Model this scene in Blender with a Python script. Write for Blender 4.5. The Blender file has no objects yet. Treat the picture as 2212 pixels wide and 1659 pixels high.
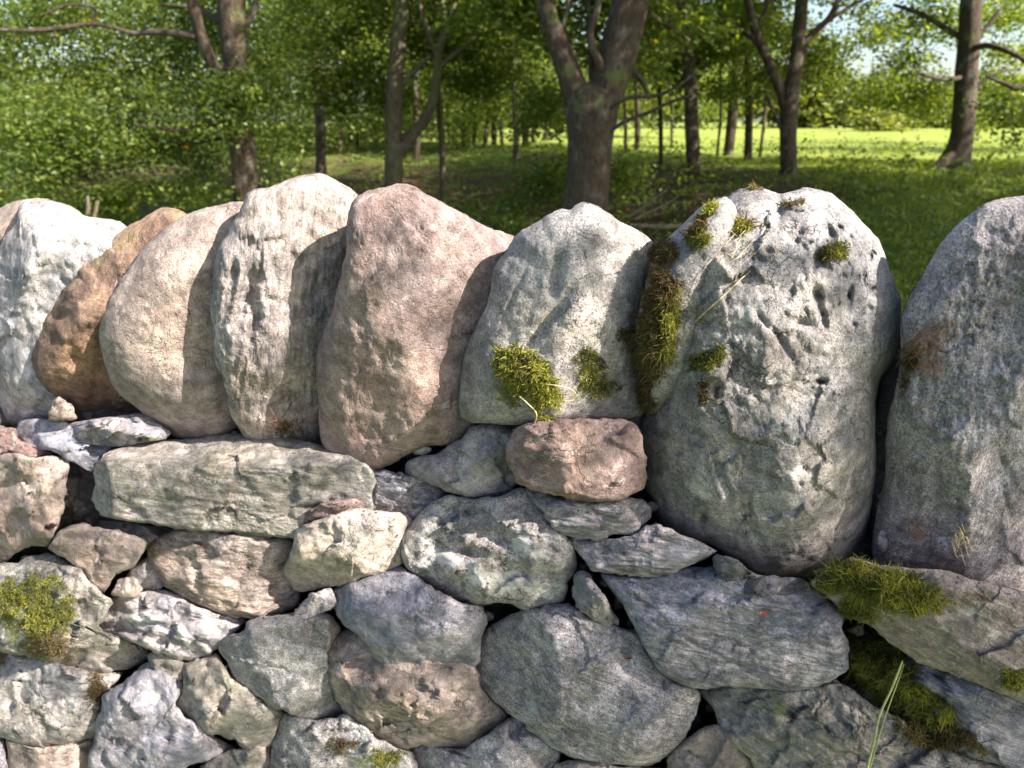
import bpy, math, random
import numpy as np
from mathutils import Vector, Matrix

random.seed(7)
RNG = np.random.default_rng(7)
R = math.radians
scene = bpy.context.scene
COL = scene.collection

# ---------------------------------------------------------------- camera
W0, H0, FPX = 2212.0, 1659.0, 1580.0          # the tracing frame and its focal length
CAM = np.array([0.0, 0.0, 1.5])
HORIZON = 265.0
PITCH = math.atan((H0 / 2 - HORIZON) / FPX)
cam_data = bpy.data.cameras.new('camera')
cam = bpy.data.objects.new('camera', cam_data)
COL.objects.link(cam)
cam.location = CAM
cam.rotation_euler = (math.pi / 2 - PITCH, 0, 0)
cam_data.sensor_width = 36
cam_data.lens = 36 * FPX / W0
cam_data.clip_start = 0.02
cam_data.clip_end = 3000
cam_data.dof.use_dof = True
cam_data.dof.focus_distance = 0.80
cam_data.dof.aperture_fstop = 7.5
scene.camera = cam

# ---------------------------------------------------------------- sun and sky
SUN = np.array([0.82, -0.50, 0.70]); SUN /= np.linalg.norm(SUN)
sun_data = bpy.data.lights.new('sun', 'SUN')
sun_data.energy = 5.0
sun_data.angle = R(0.5)
sun_data.color = (1.0, 0.91, 0.82)
sun = bpy.data.objects.new('sun', sun_data)
COL.objects.link(sun)
sun.rotation_euler = Vector(SUN).to_track_quat('Z', 'Y').to_euler()
world = bpy.data.worlds.new('World')
scene.world = world
world.use_nodes = True
wn = world.node_tree
sky = wn.nodes.new('ShaderNodeTexSky')
sky.sky_type = 'NISHITA'
sky.sun_disc = False
sky.sun_elevation = math.asin(SUN[2])
sky.sun_rotation = math.atan2(SUN[0], SUN[1])
sky.air_density = 1.0
sky.dust_density = 2.0
wn.links.new(sky.outputs[0], wn.nodes['Background'].inputs[0])
wn.nodes['Background'].inputs[1].default_value = 0.086
scene.view_settings.view_transform = 'Standard'
scene.view_settings.look = 'None'
scene.view_settings.gamma = 1
scene.view_settings.exposure = 1.80
scene.view_settings.use_curve_mapping = False
scene.cycles.max_bounces = 6
scene.cycles.diffuse_bounces = 3
scene.cycles.transmission_bounces = 3
scene.cycles.use_denoising = True

# ---------------------------------------------------------------- projection helpers
cp, sp = math.cos(PITCH), math.sin(PITCH)
def rays(px, py):
    x = (np.asarray(px, float) - W0 / 2) / FPX
    y = -(np.asarray(py, float) - H0 / 2) / FPX
    return np.stack([x, cp + y * sp, -sp + y * cp], -1)
def at(px, py, dist):
    r = rays(px, py)
    return CAM + r * (dist / r[..., 1])[..., None] if np.ndim(px) else CAM + r * (dist / r[1])
KY = 0.20
NW = np.array([-KY, -1.0, 0.0]); NW /= np.linalg.norm(NW)
C0 = 0.80 / math.sqrt(1 + KY * KY)
def wall(px, py, d):
    """point on the ray through (px,py), d metres proud of the wall face"""
    r = rays(px, py)
    t = (-C0 + d - CAM @ NW) / (r @ NW)
    return CAM + r * t[..., None]
def mpp(px, py):
    a = wall(np.array([px, px + 10.]), np.array([py, py]), np.zeros(2))
    return np.linalg.norm(a[1] - a[0]) / 10

# ---------------------------------------------------------------- noise
_perm = RNG.permutation(256)
_grad = RNG.normal(size=(256, 3)); _grad /= np.linalg.norm(_grad, axis=1)[:, None]
def perlin(p):
    i = np.floor(p).astype(np.int64); f = p - i
    u = f * f * f * (f * (f * 6 - 15) + 10)
    out = 0
    for dx in (0, 1):
        for dy in (0, 1):
            for dz in (0, 1):
                h = _perm[(_perm[(_perm[(i[:, 0] + dx) & 255] + i[:, 1] + dy) & 255] + i[:, 2] + dz) & 255]
                g = _grad[h]
                w = (u[:, 0] if dx else 1 - u[:, 0]) * (u[:, 1] if dy else 1 - u[:, 1]) * (u[:, 2] if dz else 1 - u[:, 2])
                out = out + w * (g[:, 0] * (f[:, 0] - dx) + g[:, 1] * (f[:, 1] - dy) + g[:, 2] * (f[:, 2] - dz))
    return out * 1.6
def fbm(p, octs=4, gain=0.5, ridged=False):
    s = 0; a = 1
    for k in range(octs):
        n = perlin(p * (2.03 ** k) + 17.3 * k)
        s = s + a * ((1 - 2 * np.abs(n)) if ridged else n)
        a *= gain
    return s
def worley_planes(u, v, scale, seed):
    """piecewise tilted facets, one random slope per cell"""
    x = u * scale; y = v * scale
    ix = np.floor(x).astype(int); iy = np.floor(y).astype(int)
    best = np.full(x.shape, 1e9); val = np.zeros(x.shape)
    for dx in (-1, 0, 1):
        for dy in (-1, 0, 1):
            cx = ix + dx; cy = iy + dy
            h = _perm[(_perm[(cx + seed) & 255] + cy) & 255]
            h2 = _perm[(h + 91) & 255]; h3 = _perm[(h2 + 37) & 255]; h4 = _perm[(h3 + 11) & 255]; h5 = _perm[(h4 + 5) & 255]
            qx = cx + h / 255.0; qy = cy + h2 / 255.0
            d2 = (x - qx) ** 2 + (y - qy) ** 2
            z = ((h3 / 127.5 - 1) * (x - qx) + (h4 / 127.5 - 1) * (y - qy)) / scale + (h5 / 255 - .5) * 0.5 / scale
            m = d2 < best
            val = np.where(m, z, val); best = np.where(m, d2, best)
    return val

# ---------------------------------------------------------------- mesh helpers
def make_mesh(name, verts, faces_list, mats, smooth=True):
    """faces_list: list of int arrays (n,3) or (n,4)"""
    me = bpy.data.meshes.new(name)
    verts = np.asarray(verts, np.float32)
    me.vertices.add(len(verts)); me.vertices.foreach_set('co', verts.ravel())
    loops = np.concatenate([f.ravel() for f in faces_list]).astype(np.int32)
    tot = np.concatenate([np.full(len(f), f.shape[1]) for f in faces_list]).astype(np.int32)
    start = np.concatenate([[0], np.cumsum(tot)[:-1]]).astype(np.int32)
    me.loops.add(len(loops)); me.loops.foreach_set('vertex_index', loops)
    me.polygons.add(len(tot)); me.polygons.foreach_set('loop_start', start)
    me.polygons.foreach_set('use_smooth', np.full(len(tot), smooth))
    me.update(calc_edges=True)
    for m in (mats if isinstance(mats, (list, tuple)) else [mats]):
        me.materials.append(m)
    return me
def link(name, me, parent=None, loc=(0, 0, 0), **props):
    o = bpy.data.objects.new(name, me); COL.objects.link(o)
    o.location = loc
    if parent is not None:
        o.parent = parent
        pl = Vector(parent.location)
        if parent.parent is not None: pl = pl + Vector(parent.parent.location)
        o.location = Vector(loc) - pl
    for k, v in props.items():
        if v is not None: o[k] = v
    return o
def color_attr(me, name, arr):
    a = me.attributes.new(name, 'FLOAT_COLOR', 'POINT')
    c = np.ones((len(arr), 4), np.float32); c[:, :arr.shape[1]] = arr
    a.data.foreach_set('color', c.ravel())

# ---------------------------------------------------------------- materials
def N(nt, kind, **kw):
    n = nt.nodes.new(kind)
    for k, v in kw.items():
        if k.startswith('i_'):
            n.inputs[k[2:].replace('_', ' ')].default_value = v
        else: setattr(n, k, v)
    return n
def mixc(nt, fac, a, b, blend='MIX'):
    m = nt.nodes.new('ShaderNodeMix'); m.data_type = 'RGBA'; m.blend_type = blend
    for sock, v in ((0, fac), (6, a), (7, b)):
        if hasattr(v, 'is_linked') or isinstance(v, bpy.types.NodeSocket): nt.links.new(v, m.inputs[sock])
        elif sock == 0: m.inputs[0].default_value = v
        else: m.inputs[sock].default_value = (*v, 1)
    return m.outputs[2]
def rng_map(nt, v, a, b, c=0.0, d=1.0, smooth=True):
    m = nt.nodes.new('ShaderNodeMapRange'); m.interpolation_type = 'SMOOTHSTEP' if smooth else 'LINEAR'
    nt.links.new(v, m.inputs[0])
    for i, x in zip((1, 2, 3, 4), (a, b, c, d)): m.inputs[i].default_value = x
    return m.outputs[0]
def math_n(nt, op, a, b=None):
    m = nt.nodes.new('ShaderNodeMath'); m.operation = op
    for i, v in enumerate((a, b)):
        if v is None: continue
        if isinstance(v, bpy.types.NodeSocket): nt.links.new(v, m.inputs[i])
        else: m.inputs[i].default_value = v
    return m.outputs[0]
def noise(nt, vec, scale, detail=4, rough=0.55, dist=0.0):
    n = nt.nodes.new('ShaderNodeTexNoise')
    n.inputs['Scale'].default_value = scale; n.inputs['Detail'].default_value = detail
    n.inputs['Roughness'].default_value = rough; n.inputs['Distortion'].default_value = dist
    nt.links.new(vec, n.inputs['Vector'])
    return n.outputs[0]

def rock_mat(name, c1, c2, strata=0.0, angle=0.0, lichen=0.15, lichen_col=(0.50, 0.50, 0.475), speck=0.5, pits=0.2,
             cracks=0.5, bump=1.0, rough=0.85, seed=0.0, blotch=0.35):
    m = bpy.data.materials.new(name); m.use_nodes = True
    nt = m.node_tree; b = nt.nodes['Principled BSDF']
    tc = nt.nodes.new('ShaderNodeTexCoord')
    mp = nt.nodes.new('ShaderNodeMapping'); mp.inputs['Location'].default_value = (seed, seed * 1.7, -seed)
    nt.links.new(tc.outputs['Object'], mp.inputs['Vector'])
    v = mp.outputs[0]
    r1 = nt.nodes.new('ShaderNodeMapping'); r1.inputs['Rotation'].default_value = (0, R(angle), 0)
    nt.links.new(v, r1.inputs['Vector'])
    s1 = nt.nodes.new('ShaderNodeMapping'); s1.inputs['Scale'].default_value = (0.16, 0.35, 1.0)
    nt.links.new(r1.outputs[0], s1.inputs['Vector'])
    vs = s1.outputs[0]
    # colour
    big = rng_map(nt, noise(nt, v, 14, 7, 0.68, 0.6), 0.41, 0.59)
    col = mixc(nt, big, c1, c2)
    mid = rng_map(nt, noise(nt, v, 60, 5, 0.65), 0.3, 0.7, 0.66, 1.30)
    fine = rng_map(nt, noise(nt, v, 420, 3, 0.7), 0.3, 0.7, 1 - 0.46 * speck, 1 + 0.46 * speck)
    mul = math_n(nt, 'MULTIPLY', mid, fine)
    if strata > 0:
        st = rng_map(nt, noise(nt, vs, 230, 5, 0.65, 0.4), 0.33, 0.67, 1 - 0.42 * strata, 1 + 0.36 * strata)
        mul = math_n(nt, 'MULTIPLY', mul, st)
    hs = nt.nodes.new('ShaderNodeVectorMath'); hs.operation = 'SCALE'
    nt.links.new(col, hs.inputs[0]); nt.links.new(mul, hs.inputs['Scale'])
    col = hs.outputs[0]
    if blotch > 0:
        vo = nt.nodes.new('ShaderNodeTexVoronoi'); vo.inputs['Scale'].default_value = 26
        dv = nt.nodes.new('ShaderNodeVectorMath'); dv.operation = 'MULTIPLY_ADD'; dn = nt.nodes.new('ShaderNodeTexNoise'); dn.inputs['Scale'].default_value = 60; dn.inputs['Detail'].default_value = 5
        nt.links.new(v, dn.inputs['Vector']); nt.links.new(dn.outputs['Color'], dv.inputs[0]); dv.inputs[1].default_value = (.022, .022, .022); nt.links.new(v, dv.inputs[2])
        nt.links.new(dv.outputs[0], vo.inputs['Vector'])
        sc_ = nt.nodes.new('ShaderNodeSeparateColor'); nt.links.new(vo.outputs['Color'], sc_.inputs[0])
        bm = rng_map(nt, sc_.outputs[0], 0, 1, 1 - .34 * blotch, 1 + .34 * blotch, smooth=False)
        bs = nt.nodes.new('ShaderNodeVectorMath'); bs.operation = 'SCALE'; nt.links.new(col, bs.inputs[0]); nt.links.new(bm, bs.inputs['Scale']); col = bs.outputs[0]
        col = mixc(nt, .5 * blotch, col, mixc(nt, sc_.outputs[1], (1.12, 1.0, .88), (.92, 1.0, 1.08)), 'MULTIPLY')
    # faint warm / cool drift
    drift = rng_map(nt, noise(nt, v, 7, 3, 0.5), 0.35, 0.65)
    col = mixc(nt, 0.35, col, mixc(nt, drift, (0.96, 0.97, 1.10), (1.12, 1.0, 0.89)), 'MULTIPLY')
    # lichen freckles
    ln = noise(nt, v, 34, 7, 0.72, 0.2)
    lf = rng_map(nt, ln, 0.66 - 0.16 * lichen, 0.72 - 0.12 * lichen, 0, 0.75)
    col = mixc(nt, lf, col, lichen_col)
    ld = rng_map(nt, noise(nt, v, 110, 5, 0.7), 0.62, 0.72, 0, 0.6 * min(1, lichen * 2.5))
    col = mixc(nt, ld, col, tuple(min(0.7, x * 1.15) for x in lichen_col))
    # dirt specks
    dk = rng_map(nt, noise(nt, v, 190, 4, 0.7), 0.30, 0.38, 0.75 * speck, 0)
    col = mixc(nt, dk, col, tuple(x * 0.28 for x in c1))
    # cracks
    cn = noise(nt, v, 13, 5, 0.55, 1.2)
    ca = math_n(nt, 'ABSOLUTE', math_n(nt, 'SUBTRACT', cn, 0.5))
    gate = rng_map(nt, noise(nt, v, 9, 2, 0.5), 0.5, 0.6)
    cr = math_n(nt, 'MULTIPLY', rng_map(nt, ca, 0.0, 0.013, 1, 0), gate)
    cr = math_n(nt, 'MULTIPLY', cr, cracks)
    col = mixc(nt, math_n(nt, 'MULTIPLY', cr, 0.7), col, tuple(x * 0.2 for x in c1))
    c2n = noise(nt, s1.outputs[0] if strata > 0 else v, 44 if strata > 0 else 22, 4, 0.6, 1.0)
    c2a = math_n(nt, 'ABSOLUTE', math_n(nt, 'SUBTRACT', c2n, 0.48))
    c2 = math_n(nt, 'MULTIPLY', rng_map(nt, c2a, 0.0, 0.008, 1, 0), rng_map(nt, noise(nt, v, 15, 2, 0.5), 0.50, 0.58))
    c2 = math_n(nt, 'MULTIPLY', c2, cracks)
    col = mixc(nt, math_n(nt, 'MULTIPLY', c2, 0.75), col, tuple(x * 0.16 for x in c1))
    wv = math_n(nt, 'ABSOLUTE', math_n(nt, 'SUBTRACT', noise(nt, v, 8, 4, 0.5, 1.8), 0.53))
    col = mixc(nt, math_n(nt, 'MULTIPLY', rng_map(nt, wv, 0.0, 0.009, 0.55, 0), rng_map(nt, noise(nt, v, 30, 3, .6), .5, .6)), col, (0.50, 0.48, 0.46))
    # stains carried on the mesh: R algae, G pale vein and a painted sun streak, B brown earth
    at_ = nt.nodes.new('ShaderNodeAttribute'); at_.attribute_name = 'tint'
    sep = nt.nodes.new('ShaderNodeSeparateColor'); nt.links.new(at_.outputs['Color'], sep.inputs[0])
    br = noise(nt, v, 90, 6, 0.75)
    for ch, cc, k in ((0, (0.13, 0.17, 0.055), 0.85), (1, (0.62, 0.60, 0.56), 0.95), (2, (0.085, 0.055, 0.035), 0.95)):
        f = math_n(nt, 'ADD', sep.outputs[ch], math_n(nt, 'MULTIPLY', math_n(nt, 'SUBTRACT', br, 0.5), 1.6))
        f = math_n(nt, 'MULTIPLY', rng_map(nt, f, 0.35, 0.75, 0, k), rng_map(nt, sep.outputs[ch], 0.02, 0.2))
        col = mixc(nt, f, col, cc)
    nt.links.new(col, b.inputs['Base Color'])
    b.inputs['Roughness'].default_value = rough
    b.inputs['Specular IOR Level'].default_value = 0.3
    # relief
    h = math_n(nt, 'MULTIPLY', noise(nt, v, 170, 7, 0.72), 0.0056)
    h = math_n(nt, 'ADD', h, math_n(nt, 'MULTIPLY', noise(nt, v, 450, 3, 0.7), 0.0022))
    h = math_n(nt, 'SUBTRACT', h, math_n(nt, 'MULTIPLY', c2, 0.003))
    if strata > 0:
        h = math_n(nt, 'ADD', h, math_n(nt, 'MULTIPLY', noise(nt, vs, 240, 6, 0.66, 0.5), 0.0075 * strata))
    if pits > 0:
        pn = noise(nt, v, 210, 2, 0.5)
        h = math_n(nt, 'SUBTRACT', h, math_n(nt, 'MULTIPLY', rng_map(nt, pn, 0.36, 0.30), 0.0022 * pits * 2))
    h = math_n(nt, 'SUBTRACT', h, math_n(nt, 'MULTIPLY', cr, 0.0045))
    bp = nt.nodes.new('ShaderNodeBump'); bp.inputs['Strength'].default_value = 0.85 * bump
    bp.inputs['Distance'].default_value = 1.0
    nt.links.new(h, bp.inputs['Height']); nt.links.new(bp.outputs[0], b.inputs['Normal'])
    return m

PAL = {  # stone colours (linear base colour): two tones
    'slate':  ((0.250, 0.239, 0.254), (0.375, 0.352, 0.354)),
    'blue':   ((0.205, 0.207, 0.244), (0.322, 0.312, 0.335)),
    'grey':   ((0.235, 0.228, 0.224), (0.365, 0.346, 0.325)),
    'pale':   ((0.27, 0.240, 0.225), (0.41, 0.365, 0.335)),
    'white':  ((0.29, 0.29, 0.30), (0.43, 0.42, 0.415)),
    'pink':   ((0.245, 0.185, 0.170), (0.315, 0.248, 0.225)),
    'tan':    ((0.265, 0.218, 0.190), (0.365, 0.308, 0.268)),
    'cream':  ((0.34, 0.295, 0.245), (0.44, 0.39, 0.34)),
    'brown':  ((0.165, 0.108, 0.080), (0.265, 0.180, 0.120)),
    'red':    ((0.195, 0.138, 0.125), (0.285, 0.212, 0.185)),
    'green':  ((0.205, 0.196, 0.166), (0.33, 0.303, 0.268)),
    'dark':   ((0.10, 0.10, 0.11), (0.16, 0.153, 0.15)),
}
_mats = {}
def stone_material(key, **kw):
    k = (key, tuple(sorted(kw.items())))
    if k not in _mats:
        c1, c2 = PAL[key]
        _mats[k] = rock_mat('stone_' + key, c1, c2, **kw)
    return _mats[k]

# ---------------------------------------------------------------- a stone
def chaikin(p, n=2, k=0.25):
    for _ in range(n):
        q = np.roll(p, -1, 0)
        p = np.stack([p * (1 - k) + q * k, p * k + q * (1 - k)], 1).reshape(-1, 2)
    return p
class Stone: pass
wall_root = bpy.data.objects.new('dry_stone_wall', None); COL.objects.link(wall_root)
wall_root['label'] = 'dry stone wall of grey, brown and bluish rocks topped with a row of upright cope stones'
wall_root['category'] = 'stone wall'
wall_root.location = (0, 0.85, 0)
STONES = {}
_sid = [0]
def stone(key, pts, d=0.0, H=3.0, a=4.0, F=(), nf=0, tilt=0.35, dents=(), st=None, rough=1.0, cell=0.0, mat='grey', mk=None,
          tints=(), name='wall_stone', label=None, res=4.2, thick=18.0, jag=1.2, cap=True, grow=1.012, soft=0.0025, lump=1.0, kind=None, mode=0.35, ch=4, sharp=False, fil=0, crk=1.0, chf=(0.62, 0.88)):
    """pts: outline in the tracing frame; d: cm proud of the wall face; H, a: depth (cm) and sharpness of the rounding at the edge;
    F: facets (x, y, d cm, slope right, slope up); dents: (x, y, rx, ry, angle, depth cm)"""
    _sid[0] += 1; seed = _sid[0]
    rg = np.random.default_rng(seed)
    P = np.array(pts, float)
    x, y = P[:, 0], P[:, 1]; x2, y2 = np.roll(x, -1), np.roll(y, -1)
    cr = x * y2 - x2 * y; A = cr.sum() / 2
    c = np.array([((x + x2) * cr).sum(), ((y + y2) * cr).sum()]) / (6 * A)
    P = c + (P - c) * grow
    Q = chaikin(P, 1, .10) if sharp else chaikin(P, 2)
    # resample by length
    seg = np.linalg.norm(np.roll(Q, -1, 0) - Q, axis=1); L = seg.sum()
    n = int(max(24, L / res)); s = np.arange(n) * L / n
    cum = np.concatenate([[0], np.cumsum(seg)])
    Qc = np.vstack([Q, Q[:1]])
    B = np.stack([np.interp(s, cum, Qc[:, 0]), np.interp(s, cum, Qc[:, 1])], 1)
    if jag:
        jn = np.stack([B[:, 0] * 0.045, B[:, 1] * 0.045, np.full(n, seed * 3.1)], 1)
        off = fbm(jn, 4, 0.62) * jag * 2.0
        dirv = (B - c) / np.linalg.norm(B - c, axis=1)[:, None]
        B = B + dirv * off[:, None]
    rad = np.linalg.norm(B - c, axis=1)
    nr = int(max(8, rad.max() / res))
    m = mpp(c[0], c[1])
    # distance to outline
    def edist(p):
        out = np.full(len(p), 1e9)
        step = max(1, n // 80)
        a0 = B[::step]; b0 = np.roll(a0, -1, 0)
        for q0, q1 in zip(a0, b0):
            dv = q1 - q0; l2 = (dv ** 2).sum() + 1e-9
            t = np.clip(((p - q0) @ dv) / l2, 0, 1)
            out = np.minimum(out, ((p - q0 - t[:, None] * dv) ** 2).sum(1))
        return np.sqrt(out)
    planes = list(F)
    if nf:
        ph0 = rg.uniform(0, 2 * math.pi)
        for k in range(nf):
            ph = ph0 + 2 * math.pi * (k + rg.uniform(-.3, .3)) / nf
            sl = tilt * rg.uniform(0.5, 1.6)
            ext = (np.abs((B - c) @ np.array([math.cos(ph), -math.sin(ph)]))).max()
            fr = rg.uniform(0.1, 0.6)
            planes.append((c[0] + math.cos(ph) * ext * fr, c[1] - math.sin(ph) * ext * fr, 0.0, -math.cos(ph) * sl, -math.sin(ph) * sl))
    if ch:
        ph0 = rg.uniform(0, 2 * math.pi)
        for k in range(ch):
            ph = ph0 + 2 * math.pi * (k + rg.uniform(-.38, .38)) / ch
            sl = rg.uniform(0.45, 1.3)
            ext = ((B - c) @ np.array([math.cos(ph), -math.sin(ph)])).max()
            fr = rg.uniform(*chf)
            q0 = (c[0] + math.cos(ph) * ext * fr, c[1] - math.sin(ph) * ext * fr)
            # start the chamfer from the main faces' own height there
            hd = min([fd / 100 + gx * (q0[0] - fx) * m - gy * (q0[1] - fy) * m for fx, fy, fd, gx, gy in planes] + ([0.0] if cap or not planes else []))
            planes.append((q0[0], q0[1], hd * 100, -math.cos(ph) * sl, -math.sin(ph) * sl))
    if cap and (nf or F or ch): planes.append((c[0], c[1], 0.0, 0.0, 0.0))
    einr = edist(c[None] + rg.normal(size=(60, 2)) * rad.min() * 0.25).max()
    einr = max(einr, 6)
    if fil: einr = min(einr, fil)
    ang_b = np.arctan2(B[:, 1] - c[1], B[:, 0] - c[0]); order = np.argsort(ang_b)
    so = seed * 7.7
    def depth(p, tr):
        u = (p[:, 0] - c[0]) * m; v = -(p[:, 1] - c[1]) * m
        e = edist(p)
        te = 1 - np.clip(e / einr, 0, 1)
        t = np.clip(mode * tr + (1 - mode) * te, 0, 1)
        t = np.where(e < 0.4, 1.0, t)
        D = np.full(len(p), d / 100)
        p3 = np.stack([u, v, np.full(len(u), so)], 1)
        if planes:
            wu = fbm(p3 * 22, 3) * 0.006
            vals = []
            for (fx, fy, fd, gx, gy) in planes:
                uu = u - (fx - c[0]) * m; vv = v + (fy - c[1]) * m
                vals.append(fd / 100 + gx * uu + gy * vv + wu * (abs(gx) + abs(gy)) * 0.8)
            V = np.stack(vals, 0)
            k = soft
            mn = V.min(0)
            D = D + mn - k * np.log(np.exp(-(V - mn) / k).sum(0))
        D = D - H / 100 * (1 - np.sqrt(np.clip(1 - t ** a, 0, 1)))
        for q in dents:
            qx, qy, rx, ry, an, dp = q
            ca, sa = math.cos(R(an)), math.sin(R(an))
            dx = p[:, 0] - qx + fbm(p3 * 45, 3) * min(12, .45 * min(rx, ry)); dy = -(p[:, 1] - qy) + fbm(p3 * 45 + 9, 3) * min(12, .45 * min(rx, ry))
            ux = (dx * ca + dy * sa) / rx; uy = (-dx * sa + dy * ca) / ry
            r2 = ux ** 2 + uy ** 2
            D = D - dp / 100 * np.exp(-r2 ** 1.3)
        fade = np.clip(1 - tr ** 8, 0.25, 1)
        D = D + lump * 0.0045 * fbm(p3 * 16, 3) * fade
        D = D + rough * 0.0012 * fbm(p3 * 80 + 3, 4, 0.66) * fade
        if cell:
            D = D + cell * 1.15 * worley_planes(u + 0.012 * fbm(p3 * 25, 3), v + 0.012 * fbm(p3 * 25 + 5, 3), 21, seed) * fade
            D = D + cell * 0.40 * worley_planes(u + 0.004 * fbm(p3 * 90, 2), v, 80, seed + 5) * fade
        for sc, dep, wd, o_ in ((11, .0034, .030, 31.), (24, .0020, .045, 57.)):
            cnn = fbm(p3 * sc + o_, 4, .55); gt = np.clip(perlin(p3 * 13 + o_ * 2) * 4 - .2, 0, 1)
            D = D - crk * dep * np.exp(-(cnn / wd) ** 2) * gt * fade
            D = D + crk * .0009 * np.tanh(cnn / .02) * gt * fade       # one lip of the crack stands higher
        if st:
            an, amp = st[0], st[1]; fr = st[2] if len(st) > 2 else 60
            ca, sa = math.cos(R(an)), math.sin(R(an))
            al = u * ca + v * sa; ac = -u * sa + v * ca
            q = np.stack([al * fr * 0.16, ac * fr + 0.6 * fbm(p3 * 14, 2), np.full(len(u), so)], 1)
            s1 = fbm(q, 4, 0.55)
            D = D + amp / 1000 * (s1 + 0.5 * np.round(s1 * 3) / 3) * fade
        return D
    # square grid mapped to the outline (no pole in the middle), then rings folding back into the wall
    M = max(8, int(rad.max() * 1.55 / res)); M += M % 2
    g = np.linspace(-1, 1, M + 1); gx_, gy_ = np.meshgrid(g, g)
    rsq = np.maximum(np.abs(gx_), np.abs(gy_)); ax, ay = np.abs(gx_) >= np.abs(gy_), None
    with np.errstate(divide='ignore', invalid='ignore'):
        phi = np.where(ax, (math.pi / 4) * gy_ / np.where(gx_ == 0, 1, gx_), math.pi / 2 - (math.pi / 4) * gx_ / np.where(gy_ == 0, 1, gy_))
    phi = np.where(ax & (gx_ < 0), phi + math.pi, np.where(~ax & (gy_ < 0), phi + math.pi, phi))
    phi = np.where(rsq == 0, 0, phi)
    ab = ang_b[order]; rb = rad[order]
    angs = np.concatenate([ab - 4 * math.pi, ab - 2 * math.pi, ab, ab + 2 * math.pi, ab + 4 * math.pi]); rbs = np.tile(rb, 5)
    rbi_ = np.interp(phi, angs, rbs)
    trg = rsq * (1 - 0.28 * rsq ** 3) / 0.72
    trg = np.where(rsq >= 1, 1.0, np.minimum(trg, 0.999))
    pp = np.stack([c[0] + np.cos(phi) * rbi_ * trg, c[1] + np.sin(phi) * rbi_ * trg], -1).reshape(-1, 2)
    tr = trg.ravel()
    D = depth(pp, tr)
    n1 = M + 1; idx = np.arange(n1 * n1).reshape(n1, n1)
    loop = np.concatenate([idx[0, :-1], idx[:-1, -1], idx[-1, :0:-1], idx[:0:-1, 0]])
    nl = len(loop); Bl = pp[loop]; ring = D[loop]
    back_px, back_d = [], []
    for sh, dd in ((0.985, 0.012), (0.94, 0.035), (0.86, 0.08), (0.7, thick / 100), (0.35, thick / 100 + 0.02)):
        back_px.append(c + (Bl - c) * sh); back_d.append(np.minimum(ring, d / 100 - H / 100 * 0.7) - dd)
    allp = np.vstack([pp] + back_px); allD = np.concatenate([D] + back_d)
    V = wall(allp[:, 0], allp[:, 1], allD)
    quads = [np.stack([idx[:-1, :-1], idx[1:, :-1], idx[1:, 1:], idx[:-1, 1:]], -1).reshape(-1, 4)]
    i0 = np.arange(nl); i1 = (i0 + 1) % nl; prev = loop; base_i = n1 * n1
    for kk in range(5):
        cur = base_i + kk * nl + i0
        quads.append(np.stack([prev[i0], prev[i1], cur[i1], cur[i0]], 1)); prev = cur
    cap_i = len(V)
    V = np.vstack([V, V[prev].mean(0)[None]])
    tri2 = np.stack([prev[i0], prev[i1], np.full(nl, cap_i)], 1)
    tri = np.zeros((0, 3), int); quads = np.concatenate(quads)
    org = wall(np.array([c[0]]), np.array([c[1]]), np.array([d / 100 - 0.03]))[0]
    mk = dict(mk or {})
    mk.setdefault('seed', float(seed % 9) * 1.3)
    me = make_mesh(name, V - org, [tri, quads, tri2], stone_material(mat, **mk))
    T = np.zeros((len(V), 3), np.float32)
    if tints:
        u = (allp[:, 0]) * m; v = (allp[:, 1]) * m
        wob = fbm(np.stack([u, v, np.full(len(u), so)], 1) * 38, 4, 0.6)
        for (ch, tx, ty, rx, ry, an, s_) in tints:
            ca, sa = math.cos(R(an)), math.sin(R(an))
            dx = allp[:, 0] - tx; dy = -(allp[:, 1] - ty)
            r2 = ((dx * ca + dy * sa) / rx) ** 2 + ((-dx * sa + dy * ca) / ry) ** 2
            w = np.clip(1.25 - np.sqrt(r2) + wob * 0.5, 0, 1) * s_
            T[:len(w), ch] = np.maximum(T[:len(w), ch], w)
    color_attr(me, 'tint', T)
    o = link(name, me, wall_root, org, label=label, kind=kind)
    S = Stone(); S.o = o; S.c = c; S.B = B; S.rad = rad; S.org = org
    def surf(px, py, lift=0.0):
        p = np.stack([np.asarray(px, float), np.asarray(py, float)], 1)
        aa = np.arctan2(p[:, 1] - c[1], p[:, 0] - c[0])
        ab = ang_b[order]; rb = rad[order]
        rbi = np.interp(aa, np.concatenate([ab - 2 * math.pi, ab, ab + 2 * math.pi]), np.tile(rb, 3))
        t = np.clip(np.linalg.norm(p - c, axis=1) / rbi, 0, 1)
        return wall(p[:, 0], p[:, 1], depth(p, t) + lift)
    S.surf = surf; S.allp = allp; S.d = d
    STONES[key] = S
    return S

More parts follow.
